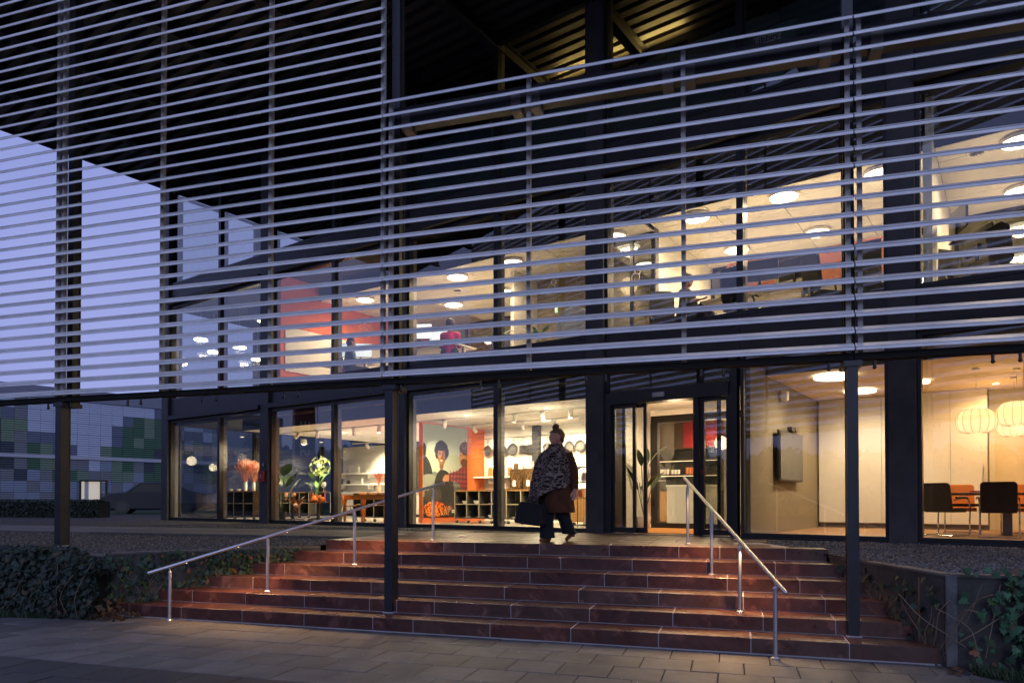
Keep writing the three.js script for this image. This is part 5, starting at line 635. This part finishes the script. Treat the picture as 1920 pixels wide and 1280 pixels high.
{ // grass tufts at the foot of walls, fallen leaves, litter of pale specks
  const blade = bladeLeaf(1, 0.1, 0.5), gm = new THREE.MeshPhysicalMaterial({ color: col(1, 1, 1), roughness: 0.6, transmission: 0.2, thickness: 0, side: THREE.DoubleSide });
  const put = (x0, x1, zf) => (m4, c) => { const x = rr(x0, x1), z = zf(x); E.set(rr(-0.5, 0.5), rr(0, 6.28), rr(-0.3, 0.3)); Q.setFromEuler(E); const s = rr(0.06, 0.15); m4.compose(V(x, -0.01, z), Q, Sc.set(s * 0.7, s, s)); const k = rr(0.5, 1.5); c.setRGB(0.022 * k, 0.05 * k, 0.009 * k); };
  const a = leafy(4200, put(-12, -6.7, (x) => 0.40 + rr(0, 0.34) * Math.min(1, (-6.6 - x) * 0.7) + 0.05), gm, blade, 'grass'); scene.add(a); info(a, 'short green grass along the foot of the ivy hedge', null, null, 'stuff');
  const b = leafy(3000, put(4.2, 6.5, (x) => 0.25 + rr(0, 0.55) * Math.min(1, (x - 4.05) * 1.8)), gm, blade, 'grass'); scene.add(b); info(b, 'short green grass at the foot of the right wall', null, null, 'stuff');
  const d = leafy(170, (m4, c) => { const r = rnd() < 0.75, x = r ? rr(3.95, 4.9) : rr(-6.6, -6.0); E.set(-1.57 + rr(-0.3, 0.3), rr(-0.3, 0.3), rr(0, 6)); Q.setFromEuler(E); const s = rr(0.03, 0.075); m4.compose(V(x, 0.008 + rr(0, 0.02), r ? 0.08 + rr(0, 0.35) : 0.05 + rr(0, 0.2)), Q, Sc.set(s, s, s)); const k = rr(0.5, 1.4); c.setRGB(0.09 * k, 0.045 * k, 0.022 * k); }, ivyM, ivyG, 'dead_leaves'); scene.add(d); info(d, 'brown fallen leaves at the bottom of the right wall', null, null, 'stuff');
  const f = leafy(46, (m4, c) => { const k0 = Math.floor(rr(0, 6)), x = rr(-5.6 + k0 * 0.35, 3.6 - k0 * 0.1); E.set(-1.57 + rr(-0.3, 0.3), rr(-0.3, 0.3), rr(0, 6)); Q.setFromEuler(E); const s = rr(0.02, 0.045); m4.compose(k0 ? V(x, 0.16 * k0 + 0.006, -0.4316 * k0 + 0.43 - rr(0.03, 0.36)) : V(rr(-7, 3.8), 0.006, rr(0.1, 1.9)), Q, Sc.set(s, s, s)); const k = rr(0.4, 1.3); c.setRGB(0.10 * k, 0.055 * k, 0.028 * k); }, ivyM, ivyG, 'dead_leaves'); scene.add(f); info(f, 'few dry leaves scattered on the steps and paving', null, null, 'stuff');
  const e = leafy(60, (m4, c) => { const s = rr(0.4, 1); m4.compose(V(rr(-8, 3.8), 0.004, rr(0.08, 2.2)), Q.set(0, 0, 0, 1), Sc.set(s, s * 0.5, s)); const k = rr(0.25, 0.7); c.setRGB(k, k, k * 0.95); }, mat(1, 1, 1, 0.8), new THREE.IcosahedronGeometry(0.006, 0), 'specks'); scene.add(e); info(e, 'pale grit and specks scattered on the pavement', null, null, 'stuff');
  ground('soil', plate([[4.02, 0.06], [9, 0.06], [9, 1.05], [5.0, 0.75], [4.35, 0.35]], 0.03, 0.006), mat(0.03, 0.024, 0.016, 1, { map: grn })); ground('verge', plate([[-13, 0.1], [-6.5, 0.1], [-6.55, 0.42], [-7.4, 0.62], [-13, 0.85]], 0.03, 0.006), mat(0.022, 0.03, 0.012, 1, { map: grn }));
}
{ // low hedge and parked car on the far side of the lawn
  const h = thing('box_hedge', 'low clipped hedge on the lawn before the warehouse', 'hedge', [-22.4, 0.92, -12.3], 0.12); part(h, 'branches', box(5.0, 0.6, 0.7, 0, 0.3, 0), mat(0.010, 0.014, 0.008, 1));
  h.add(leafy(2600, (m4, c) => { const f = rnd() < 0.6; E.set(rr(-1.5, 0.3), rr(-1, 1), rr(0, 6)); Q.setFromEuler(E); const s = rr(0.06, 0.1); m4.compose(V(rr(-2.6, 2.6), f ? rr(0, 0.66) : 0.64, f ? 0.36 + rr(-0.04, 0.06) : rr(-0.35, 0.38)), Q, Sc.set(s, s, s)); green(c); }, ivyM, ivyG, 'foliage'));
  const t = thing('parked_car', 'dark blue car standing on the lawn road before the warehouse', 'car', [-24.2, 0.93, -19.6], 0.62);
  const prof = [[-2.1, 0.35], [-2.12, 0.75], [-1.75, 0.92], [-1.15, 0.98], [-0.55, 1.42], [0.75, 1.46], [1.5, 1.05], [2.05, 0.92], [2.12, 0.4], [1.85, 0.26], [-1.9, 0.26]], sh = new THREE.Shape(prof.map((p) => new THREE.Vector2(...p)));
  part(t, 'body', new THREE.ExtrudeGeometry(sh, { depth: 1.5, bevelEnabled: true, bevelSize: 0.06, bevelThickness: 0.1, bevelSegments: 3 }).translate(0, 0, -0.75), mat(0.006, 0.007, 0.016, 0.5));
  for (const s of [-0.856, 0.856]) { const sg = new THREE.Shape([[-0.95, 1.0], [-0.5, 1.36], [0.68, 1.39], [1.3, 1.03]].map((p) => new THREE.Vector2(...p))); part(t, 'side_window', new THREE.ExtrudeGeometry(sg, { depth: 0.006, bevelEnabled: false }).translate(0, 0, s - 0.003), M.black); for (const x of [-1.3, 1.35]) { const wgeo = new THREE.CylinderGeometry(0.32, 0.32, 0.2, 24).rotateX(Math.PI / 2).translate(x, 0.32, s * 0.9); const wh = part(t, 'wheel', wgeo, M.black); part(wh, 'rim', new THREE.CylinderGeometry(0.2, 0.2, 0.02, 18).rotateX(Math.PI / 2).translate(x, 0.32, s * 0.9 + Math.sign(s) * 0.1), M.board); } }
  for (const z of [-0.6, 0.6]) { part(t, 'headlight', ball(0.1, -2.1, 0.68, z, 0.5, 0.7, 1.6), M.ceramic); part(t, 'tail_light', ball(0.09, 2.12, 0.75, z, 0.4, 0.8, 1.5), M.red); }
}
{ // feather flag out of the frame on the left; only its reflection shows in the shop window
  const c = document.createElement('canvas'); c.width = 192; c.height = 640; const x = c.getContext('2d'); x.fillStyle = '#6b1038'; x.fillRect(0, 0, 192, 640); x.fillStyle = '#d9d4dc'; x.save(); x.translate(88, 330); x.rotate(-Math.PI / 2); x.font = 'bold 120px sans-serif'; x.textAlign = 'center'; x.textBaseline = 'middle'; x.fillText('SALE', 0, 0); x.restore(); x.fillRect(170, 0, 22, 640);
  const tx = new THREE.CanvasTexture(c); tx.colorSpace = THREE.SRGBColorSpace; const t = inside('feather_flag', 'tall wine red feather flag with pale vertical letters, mirrored in the shop window', 'flag', -2.54, 0.9, -8, null, 2.25);
  const g = new THREE.PlaneGeometry(0.95, 3.7, 6, 20), a = g.attributes.position; for (let i = 0; i < a.count; i++) a.setZ(i, 0.08 * Math.sin(a.getY(i) * 2 + a.getX(i) * 4)); g.computeVertexNormals(); part(t, 'cloth', g.translate(0.5, 3.4, 0), new THREE.MeshStandardMaterial({ map: tx, roughness: 0.8, side: THREE.DoubleSide })); part(t, 'pole', tube([V(0, 0, 0), V(0, 2, 0), V(0, 5.2, 0), V(0.3, 5.6, 0)], 0.02, 20), M.ceramic); part(t, 'foot', cyl(0.25, 0.2, 0.08), M.black);
}

{ // wood behind the road: it stands behind the camera and shows only as the dark lower half of what the windows mirror
  const im = leafy(16000, (m4, c) => { const a = rr(-1.75, 1.35), R = rr(38, 52), h = 5.2 + 2.2 * noise.noise(a * 7, 1, 2) + 1.5 * noise.noise(a * 23, 4, 2), y = h * Math.sqrt(rnd()) , s = rr(0.5, 1.0); E.set(rr(0, 6), rr(0, 6), rr(0, 6)); Q.setFromEuler(E); m4.compose(V(R * Math.sin(a), y, 6 + R * Math.cos(a)), Q, Sc.set(s, s, s)); const k = rr(0.6, 1.3); c.setRGB(0.022 * k, 0.03 * k, 0.016 * k); }, mat(1, 1, 1, 0.9, { side: THREE.DoubleSide }), ivyG, 'woodland'); scene.add(im); ground('hills', new THREE.CylinderGeometry(54, 54, 4.6, 60, 1, true, -1.75, 3.1).translate(0, 2.2, 6), mat(0.016, 0.02, 0.012, 1, { side: THREE.DoubleSide })); info(im, 'dark wood behind the road, mirrored in the windows', null, null, 'stuff');
}

// ---------------------------------------------------------------- people
function field(caps, c, half, res, k = 0.03) { // smooth union of tapered capsules -> one surface
  const mc = new MarchingCubes(res, new THREE.MeshBasicMaterial(), false, false, 90000); mc.isolation = 0;
  const hs = res / 2, C = caps.map(([a, ra, b, rb]) => { const d = [b[0] - a[0], b[1] - a[1], b[2] - a[2]]; return [a, ra, rb, d, d[0] ** 2 + d[1] ** 2 + d[2] ** 2 || 1e-9]; });
  for (let z = 0; z < res; z++) for (let y = 0; y < res; y++) for (let x = 0; x < res; x++) {
    const px = c[0] + (x - hs) / hs * half, py = c[1] + (y - hs) / hs * half, pz = c[2] + (z - hs) / hs * half; let d = 9;
    for (const [a, ra, rb, e, L] of C) { const qx = px - a[0], qy = py - a[1], qz = pz - a[2]; let t = (qx * e[0] + qy * e[1] + qz * e[2]) / L; t = t < 0 ? 0 : t > 1 ? 1 : t; const v = Math.hypot(qx - e[0] * t, qy - e[1] * t, qz - e[2] * t) - (ra + (rb - ra) * t); const h = Math.max(k - Math.abs(d - v), 0) / k; d = Math.min(d, v) - h * h * k * 0.25; }
    mc.field[x + y * res + z * res * res] = -d;
  }
  mc.update(); const n = mc.count, g = new THREE.BufferGeometry(), p = mc.positionArray.slice(0, n * 3); for (let i = 0; i < n * 3; i++) p[i] = p[i] * half + c[i % 3];
  g.setAttribute('position', new THREE.BufferAttribute(p, 3)); g.setAttribute('normal', new THREE.BufferAttribute(mc.normalArray.slice(0, n * 3), 3)); g.setAttribute('uv', new THREE.BufferAttribute(new Float32Array(n * 2), 2)); return g;
}
function headG(cx, cy, cz, tilt = 0, turn = 0, s = 1) { // head, about 23 cm high, looking along +z
  const g = field([[[0, 0.035, -0.012], 0.092, [0, 0.02, 0.0], 0.085], [[0, -0.03, 0.03], 0.062, [0, -0.075, 0.045], 0.043], [[0, 0.02, 0.07], 0.03, [0, 0.045, 0.068], 0.03], [[0, 0.008, 0.088], 0.009, [0, -0.022, 0.103], 0.013], [[-0.028, 0.022, 0.082], 0.011, [-0.03, 0.022, 0.08], 0.011], [[0.028, 0.022, 0.082], 0.011, [0.03, 0.022, 0.08], 0.011], [[-0.018, -0.052, 0.083], 0.008, [0.018, -0.052, 0.083], 0.008], [[-0.086, 0.0, -0.005], 0.016, [-0.09, 0.03, -0.015], 0.018], [[0.086, 0.0, -0.005], 0.016, [0.09, 0.03, -0.015], 0.018], [[0, -0.05, -0.02], 0.05, [0, -0.15, -0.035], 0.052]], [0, -0.01, 0], 0.17, 72, 0.022);
  return g.scale(s, s, s).rotateX(tilt).rotateY(turn).translate(cx, cy, cz);
}
function handG(p, dir, curl, side, s = 1) { // palm at p, fingers along dir (pointing down), thumb on `side`
  const caps = [[[-0.022, 0, 0], 0.016, [-0.024, -0.075, 0.004], 0.013], [[0, 0, 0], 0.017, [0, -0.08, 0.005], 0.014], [[0.022, 0, 0], 0.016, [0.024, -0.072, 0.004], 0.013], [[0, 0.05, 0], 0.026, [0, 0.0, 0], 0.022]];
  [[-0.030, 0.060], [-0.010, 0.072], [0.010, 0.076], [0.029, 0.066]].forEach(([x, L], i) => { const a = [x, -0.08, 0.005], b = [x * 1.05, -0.08 - L * 0.5 * Math.cos(curl), 0.005 + L * 0.5 * Math.sin(curl)], c = [x * 1.05, b[1] - L * 0.45 * Math.cos(curl * 2.2), b[2] + L * 0.45 * Math.sin(curl * 2.2)]; caps.push([a, 0.0095, b, 0.009], [b, 0.009, c, 0.0075]); });
  caps.push([[0.02 * side, -0.01, 0.01], 0.013, [0.046 * side, -0.045, 0.026], 0.011], [[0.046 * side, -0.045, 0.026], 0.010, [0.044 * side, -0.08, 0.036], 0.008]);
  const g = field(caps, [0, -0.05, 0.01], 0.13, 84, 0.008); g.scale(s, s, s); g.applyQuaternion(new THREE.Quaternion().setFromUnitVectors(V(0, -1, 0), dir.clone().normalize())); return g.translate(...p);
}
function loft(secs, n, f, open = false) { // rings of ellipses: [y, cx, cz, rx, rz]; f(a, t) adds folds
  const v = [], uv = [], idx = [];
  secs.forEach((s, j) => { for (let i = 0; i <= n; i++) { const a = i / n * 2 * Math.PI, t = j / (secs.length - 1), k = 1 + (f ? f(a, t) : 0), dy = s[5] ? s[5](a) : 0; v.push(s[1] + Math.sin(a) * s[3] * k, s[0] + dy, s[2] + Math.cos(a) * s[4] * k); uv.push(i / n * 1.6, s[0] + dy); } });
  for (let j = 0; j + 1 < secs.length; j++) for (let i = 0; i < n; i++) { const a = j * (n + 1) + i, b = a + n + 1; idx.push(a, b, a + 1, a + 1, b, b + 1); }
  const g = new THREE.BufferGeometry(); g.setAttribute('position', new THREE.Float32BufferAttribute(v, 3)); g.setAttribute('uv', new THREE.Float32BufferAttribute(uv, 2)); g.setIndex(idx); g.computeVertexNormals(); return g.toNonIndexed();
}
const dbl = (m) => { m.side = THREE.DoubleSide; return m; };
{
  const t = thing('person', 'person in rust coat and leopard print shawl walking out with a black bag', 'person', [-0.51, 0.96, -2.86], -0.42); t.scale.set(1.1, 1, 1.06);
  // continuous body: head, neck, trunk, arms, legs mid-stride (right foot in front, left heel lifted behind)
  const caps = [[[0, 1.50, -0.01], 0.052, [0, 1.38, -0.02], 0.07], [[-0.12, 1.35, -0.02], 0.075, [0.12, 1.35, -0.02], 0.075], [[0, 1.3, -0.02], 0.13, [0, 1.02, -0.01], 0.11], [[0, 1.0, -0.01], 0.13, [0, 0.86, -0.02], 0.15],
    [[-0.17, 1.34, -0.02], 0.055, [-0.24, 1.07, 0.0], 0.045], [[-0.24, 1.07, 0.0], 0.043, [-0.26, 0.80, 0.10], 0.030], [[0.17, 1.34, -0.02], 0.055, [0.25, 1.07, -0.05], 0.045], [[0.25, 1.07, -0.05], 0.043, [0.30, 0.82, -0.02], 0.030],
    [[-0.08, 0.84, 0], 0.09, [-0.085, 0.47, 0.10], 0.062], [[-0.085, 0.47, 0.10], 0.058, [-0.085, 0.10, 0.10], 0.04], [[0.08, 0.84, 0], 0.09, [0.08, 0.47, 0.0], 0.062], [[0.08, 0.47, 0.0], 0.058, [0.07, 0.16, -0.24], 0.04]];
  part(t, 'body', [field(caps, [0, 0.82, -0.02], 0.88, 100, 0.05), headG(0.0, 1.585, 0.02, 0.32, -0.35, 0.97), handG([0.305, 0.77, -0.015], V(0.12, -1, 0.08), 0.35, -1), handG([-0.262, 0.755, 0.115], V(-0.05, -1, 0.1), 1.15, 1)], M.skin);
  // hair with a bun
  const cap = field([[[0, 0.062, -0.047], 0.091, [0, 0.03, -0.058], 0.092], [[-0.07, 0.03, -0.03], 0.035, [-0.062, -0.03, -0.055], 0.032], [[0.07, 0.03, -0.03], 0.035, [0.062, -0.03, -0.055], 0.032], [[0, -0.03, -0.07], 0.055, [0, -0.06, -0.07], 0.045], [[-0.045, 0.105, 0.012], 0.026, [0.045, 0.105, 0.012], 0.026]], [0, 0.03, -0.03], 0.19, 72, 0.018);
  const bun = field([[[-0.024, 0.168, -0.05], 0.034, [0.026, 0.176, -0.055], 0.037], [[0.004, 0.192, -0.04], 0.026, [0.012, 0.182, -0.08], 0.028], [[-0.035, 0.185, -0.06], 0.022, [-0.045, 0.165, -0.05], 0.014], [[0.0, 0.12, -0.05], 0.03, [0, 0.15, -0.05], 0.026]], [0, 0.17, -0.05], 0.12, 60, 0.008);
  for (const g of [cap, bun]) { const a = g.attributes.position; for (let i = 0; i < a.count; i++) { const k = 0.006 * noise.noise(a.getX(i) * 90, a.getY(i) * 45, a.getZ(i) * 90); a.setXYZ(i, a.getX(i) + k, a.getY(i) + k, a.getZ(i) - Math.abs(k)); } }
  part(t, 'hair', [cap, bun].map((g) => g.rotateX(0.32).rotateY(-0.35).translate(0, 1.585, 0.02)), M.hair);
  const eyes = [-1, 1].map((s) => ball(0.0105, s * 0.029, 0.019, 0.083, 1.2, 0.6, 0.6, 8)); part(t, 'eyes', eyes.map((e) => e.scale(0.97, 0.97, 0.97).rotateX(0.32).rotateY(-0.35).translate(0, 1.585, 0.02)), M.black);
  const denim = dbl(mat(0.006, 0.007, 0.012, 0.95)), wob = (a, tt) => 0.05 * Math.sin(a * 5 + tt * 7);
  part(t, 'trousers', [loft([[0.90, -0.06, 0, 0.12, 0.14], [0.7, -0.08, 0.04, 0.10, 0.11], [0.47, -0.088, 0.10, 0.085, 0.095], [0.25, -0.088, 0.11, 0.088, 0.105], [0.055, -0.086, 0.105, 0.10, 0.125]], 22, wob), loft([[0.90, 0.06, 0, 0.12, 0.14], [0.7, 0.08, 0.01, 0.10, 0.11], [0.47, 0.082, -0.0, 0.09, 0.1], [0.28, 0.078, -0.12, 0.092, 0.10], [0.11, 0.072, -0.22, 0.10, 0.115]], 22, wob)], denim);
  const boot = mat(0.14, 0.05, 0.02, 0.5); part(t, 'boots', [field([[[-0.085, 0.12, 0.085], 0.042, [-0.085, 0.05, 0.085], 0.042], [[-0.085, 0.04, 0.09], 0.038, [-0.09, 0.03, 0.24], 0.03], [[-0.085, 0.035, 0.06], 0.026, [-0.085, 0.026, 0.055], 0.024]], [-0.085, 0.07, 0.14], 0.17, 60, 0.02), field([[[0.07, 0.17, -0.25], 0.042, [0.07, 0.11, -0.27], 0.042], [[0.07, 0.10, -0.27], 0.036, [0.07, 0.032, -0.15], 0.029], [[0.07, 0.10, -0.30], 0.024, [0.07, 0.075, -0.31], 0.022]], [0.07, 0.10, -0.24], 0.17, 60, 0.02)], boot);
  const rust2 = dbl(mat(0.10, 0.032, 0.010, 0.95, { map: rep(T.mottle, 2) }));
  part(t, 'coat', loft([[1.40, 0.0, -0.02, 0.155, 0.10], [1.36, 0.01, -0.02, 0.21, 0.125], [1.2, 0.01, -0.02, 0.215, 0.15], [1.0, 0.015, -0.01, 0.21, 0.165], [0.8, 0.02, -0.01, 0.225, 0.185], [0.6, 0.025, -0.01, 0.235, 0.2], [0.46, 0.03, -0.015, 0.23, 0.205], [0.445, 0.03, -0.015, 0.222, 0.197]], 40, (a, q) => 0.035 * q * Math.sin(a * 6 + 1) + 0.015 * Math.sin(a * 11 + q * 9)), rust2);
  const sleeve = (pts, r) => { const g = tube(pts, 1, 16, 14), c = new THREE.CatmullRomCurve3(pts), a = g.attributes.position; for (let i = 0; i < a.count; i++) { const q = Math.floor(i / 15) / 16, o = c.getPointAt(q), rad = r[0] + (r[1] - r[0]) * q + 0.004 * Math.sin(q * 40); a.setXYZ(i, o.x + (a.getX(i) - o.x) * rad, o.y + (a.getY(i) - o.y) * rad, o.z + (a.getZ(i) - o.z) * rad); } g.computeVertexNormals(); return g; };
  part(t, 'sleeves', [sleeve([V(0.165, 1.34, -0.02), V(0.23, 1.18, -0.04), V(0.265, 1.03, -0.055), V(0.302, 0.80, -0.02)], [0.082, 0.05]), sleeve([V(-0.165, 1.34, -0.02), V(-0.22, 1.18, -0.01), V(-0.25, 1.05, 0.01), V(-0.262, 0.79, 0.105)], [0.082, 0.05])], rust2);
  const leo = tex(256, 256, (u, v, i, j) => [0, 0, 0], true); { const d = leo.image.data, pts = []; for (let i = 0; i < 260; i++) pts.push([rnd(), rnd(), rr(0.65, 1.25)]); for (let j = 0; j < 256; j++) for (let i = 0; i < 256; i++) { let b = 9, b2 = 9, w = 1; for (const q of pts) { let dx = Math.abs(i / 256 - q[0]), dy = Math.abs(j / 256 - q[1]); dx = Math.min(dx, 1 - dx); dy = Math.min(dy, 1 - dy); const e = Math.hypot(dx * 0.8, dy * 1.25) / q[2]; if (e < b) { b2 = b; b = e; w = q[2]; } else if (e < b2) b2 = e; } const edge = b2 - b, n = 0.9 + 0.2 * (grit[(j * 512 + i)] - 0.5); const k = edge < 0.011 ? [176, 160, 150] : b < 0.012 ? [70, 48, 38] : [24, 18, 20]; const p = (j * 256 + i) * 4; for (let c = 0; c < 3; c++) d[p + c] = Math.min(255, k[c] * n); } leo.needsUpdate = true; }
  const leoM = dbl(new THREE.MeshStandardMaterial({ map: rep(leo, 1.15, 1.5), roughness: 0.9, color: col(0.62, 0.6, 0.62) }));
  const hem = (q) => (a) => { const l = Math.sin(a); return q * (-0.05 - 0.15 * Math.max(0, -l) + 0.22 * Math.max(0, l - 0.1) + 0.05 * Math.cos(2 * a)); };
  part(t, 'shawl', loft([[1.50, 0.0, 0.005, 0.085, 0.085], [1.455, 0.0, 0.0, 0.115, 0.11], [1.41, -0.01, 0.0, 0.175, 0.14], [1.34, -0.03, 0.01, 0.245, 0.18], [1.2, -0.05, 0.02, 0.295, 0.21], [1.05, -0.065, 0.025, 0.32, 0.23, hem(0.25)], [0.88, -0.085, 0.03, 0.335, 0.24, hem(0.7)], [0.72, -0.10, 0.035, 0.34, 0.245, hem(1.2)], [0.70, -0.10, 0.035, 0.33, 0.235, hem(1.2)]], 56, (a, q) => (0.01 + 0.035 * q) * Math.sin(a * 7 + 0.6) + 0.02 * q * Math.sin(a * 13 + 2) + 0.012 * Math.sin(q * 30 + a * 3)), leoM);
  part(t, 'shawl_fold', tube([V(-0.05, 1.49, 0.09), V(-0.02, 1.38, 0.155), V(0.0, 1.22, 0.215), V(-0.03, 1.02, 0.245), V(-0.06, 0.86, 0.26)], 0.022, 20, 8), leoM);
  const bag = inBag(); function inBag() { const w = thing('handbag', 'big black handbag carried low in the walking woman\'s hand', 'bag', [-0.86, 1.22, -2.60], -0.30); const g = rbox(0.46, 0.33, 0.14, 0.05); const a = g.attributes.position; for (let i = 0; i < a.count; i++) { const y = a.getY(i) / 0.15; a.setX(i, a.getX(i) * (1 - 0.09 * y)); a.setZ(i, a.getZ(i) * (1 - 0.3 * y)); } g.computeVertexNormals(); w.rotation.z = -0.10; part(w, 'bag_body', g.translate(0, 0.17, 0), mat(0.003, 0.003, 0.003, 0.8)); for (const z of [-0.03, 0.03]) part(w, 'handle', tube([V(-0.09, 0.30, z), V(-0.07, 0.40, z * 0.7), V(0, 0.445, z * 0.4), V(0.07, 0.40, z * 0.7), V(0.09, 0.30, z)], 0.008, 16, 6), M.black); return w; }
}
function seated(label, u, v, turn, shirt, hair) { // an office worker sitting at a desk, arms on the desk
  const t = inside('person', label, 'person', u, F1, v, null, turn);
  const c = [[[0, 1.08, 0], 0.05, [0, 0.98, 0], 0.06], [[-0.13, 0.95, 0], 0.07, [0.13, 0.95, 0], 0.07], [[0, 0.9, 0.0], 0.13, [0, 0.55, -0.03], 0.14], [[-0.1, 0.5, 0], 0.085, [-0.11, 0.5, 0.40], 0.062], [[0.1, 0.5, 0], 0.085, [0.11, 0.5, 0.40], 0.062], [[-0.11, 0.5, 0.42], 0.058, [-0.11, 0.07, 0.40], 0.04], [[0.11, 0.5, 0.42], 0.058, [0.11, 0.07, 0.40], 0.04], [[-0.11, 0.04, 0.38], 0.035, [-0.11, 0.03, 0.52], 0.03], [[0.11, 0.04, 0.38], 0.035, [0.11, 0.03, 0.52], 0.03]];
  const arm = [[[-0.18, 0.95, 0], 0.05, [-0.21, 0.72, 0.08], 0.042], [[-0.21, 0.72, 0.08], 0.04, [-0.14, 0.765, 0.33], 0.03], [[0.18, 0.95, 0], 0.05, [0.21, 0.72, 0.08], 0.042], [[0.21, 0.72, 0.08], 0.04, [0.14, 0.765, 0.33], 0.03]];
  part(t, 'body', [field([...c, ...arm], [0, 0.6, 0.1], 0.62, 70, 0.04), headG(0, 1.2, 0.03, 0.15, 0, 0.97), handG([-0.135, 0.765, 0.35], V(0.1, -0.15, 1), 0.4, 1), handG([0.135, 0.765, 0.35], V(-0.1, -0.15, 1), 0.4, -1)], M.skin);
  part(t, 'shirt', field([...c.slice(1, 3).map(([a, r, b, q]) => [a, r + 0.012, b, q + 0.012]), ...arm.map(([a, r, b, q]) => [a, r + 0.01, b, q + 0.008]).map((x, i) => i % 2 ? [x[0], x[1], [x[2][0] * 0.97, x[2][1], x[2][2] - 0.05], x[3]] : x)], [0, 0.75, 0.1], 0.4, 56, 0.04), shirt);
  part(t, 'trousers', field(c.slice(3, 7).map(([a, r, b, q]) => [a, r + 0.012, b, q + 0.014]).concat([[[-0.08, 0.53, -0.03], 0.14, [0.08, 0.53, -0.03], 0.14]]), [0, 0.35, 0.2], 0.42, 50, 0.04), mat(0.02, 0.02, 0.028, 0.9));
  part(t, 'shoes', field(c.slice(7).map(([a, r, b, q]) => [a, r + 0.012, b, q + 0.012]), [0, 0.05, 0.45], 0.22, 40, 0.01), M.black);
  part(t, 'hair', field([[[0, 0.06, -0.03], 0.1, [0, 0.02, -0.045], 0.1], [[0, -0.03, -0.06], 0.06, [0, -0.06, -0.06], 0.05]], [0, 0.02, -0.03], 0.18, 48, 0.02).rotateX(0.15).translate(0, 1.2, 0.03), hair);
  return t;
}
seated('dark haired person in blue shirt sitting before glowing screens left of the post', 8.2, 0.52, Math.PI - 0.6, mat(0.10, 0.20, 0.34, 0.9), M.darkHair);
seated('dark haired person in magenta top at the screens right of the post', 11.6, 0.55, Math.PI + 0.5, mat(0.55, 0.02, 0.14, 0.9), M.darkHair);
seated('dark haired person in dark top by the side wall of the right upper office', 17.4, 0.6, 1.4, mat(0.02, 0.022, 0.03, 0.9), M.darkHair);

renderer.render(scene, camera);
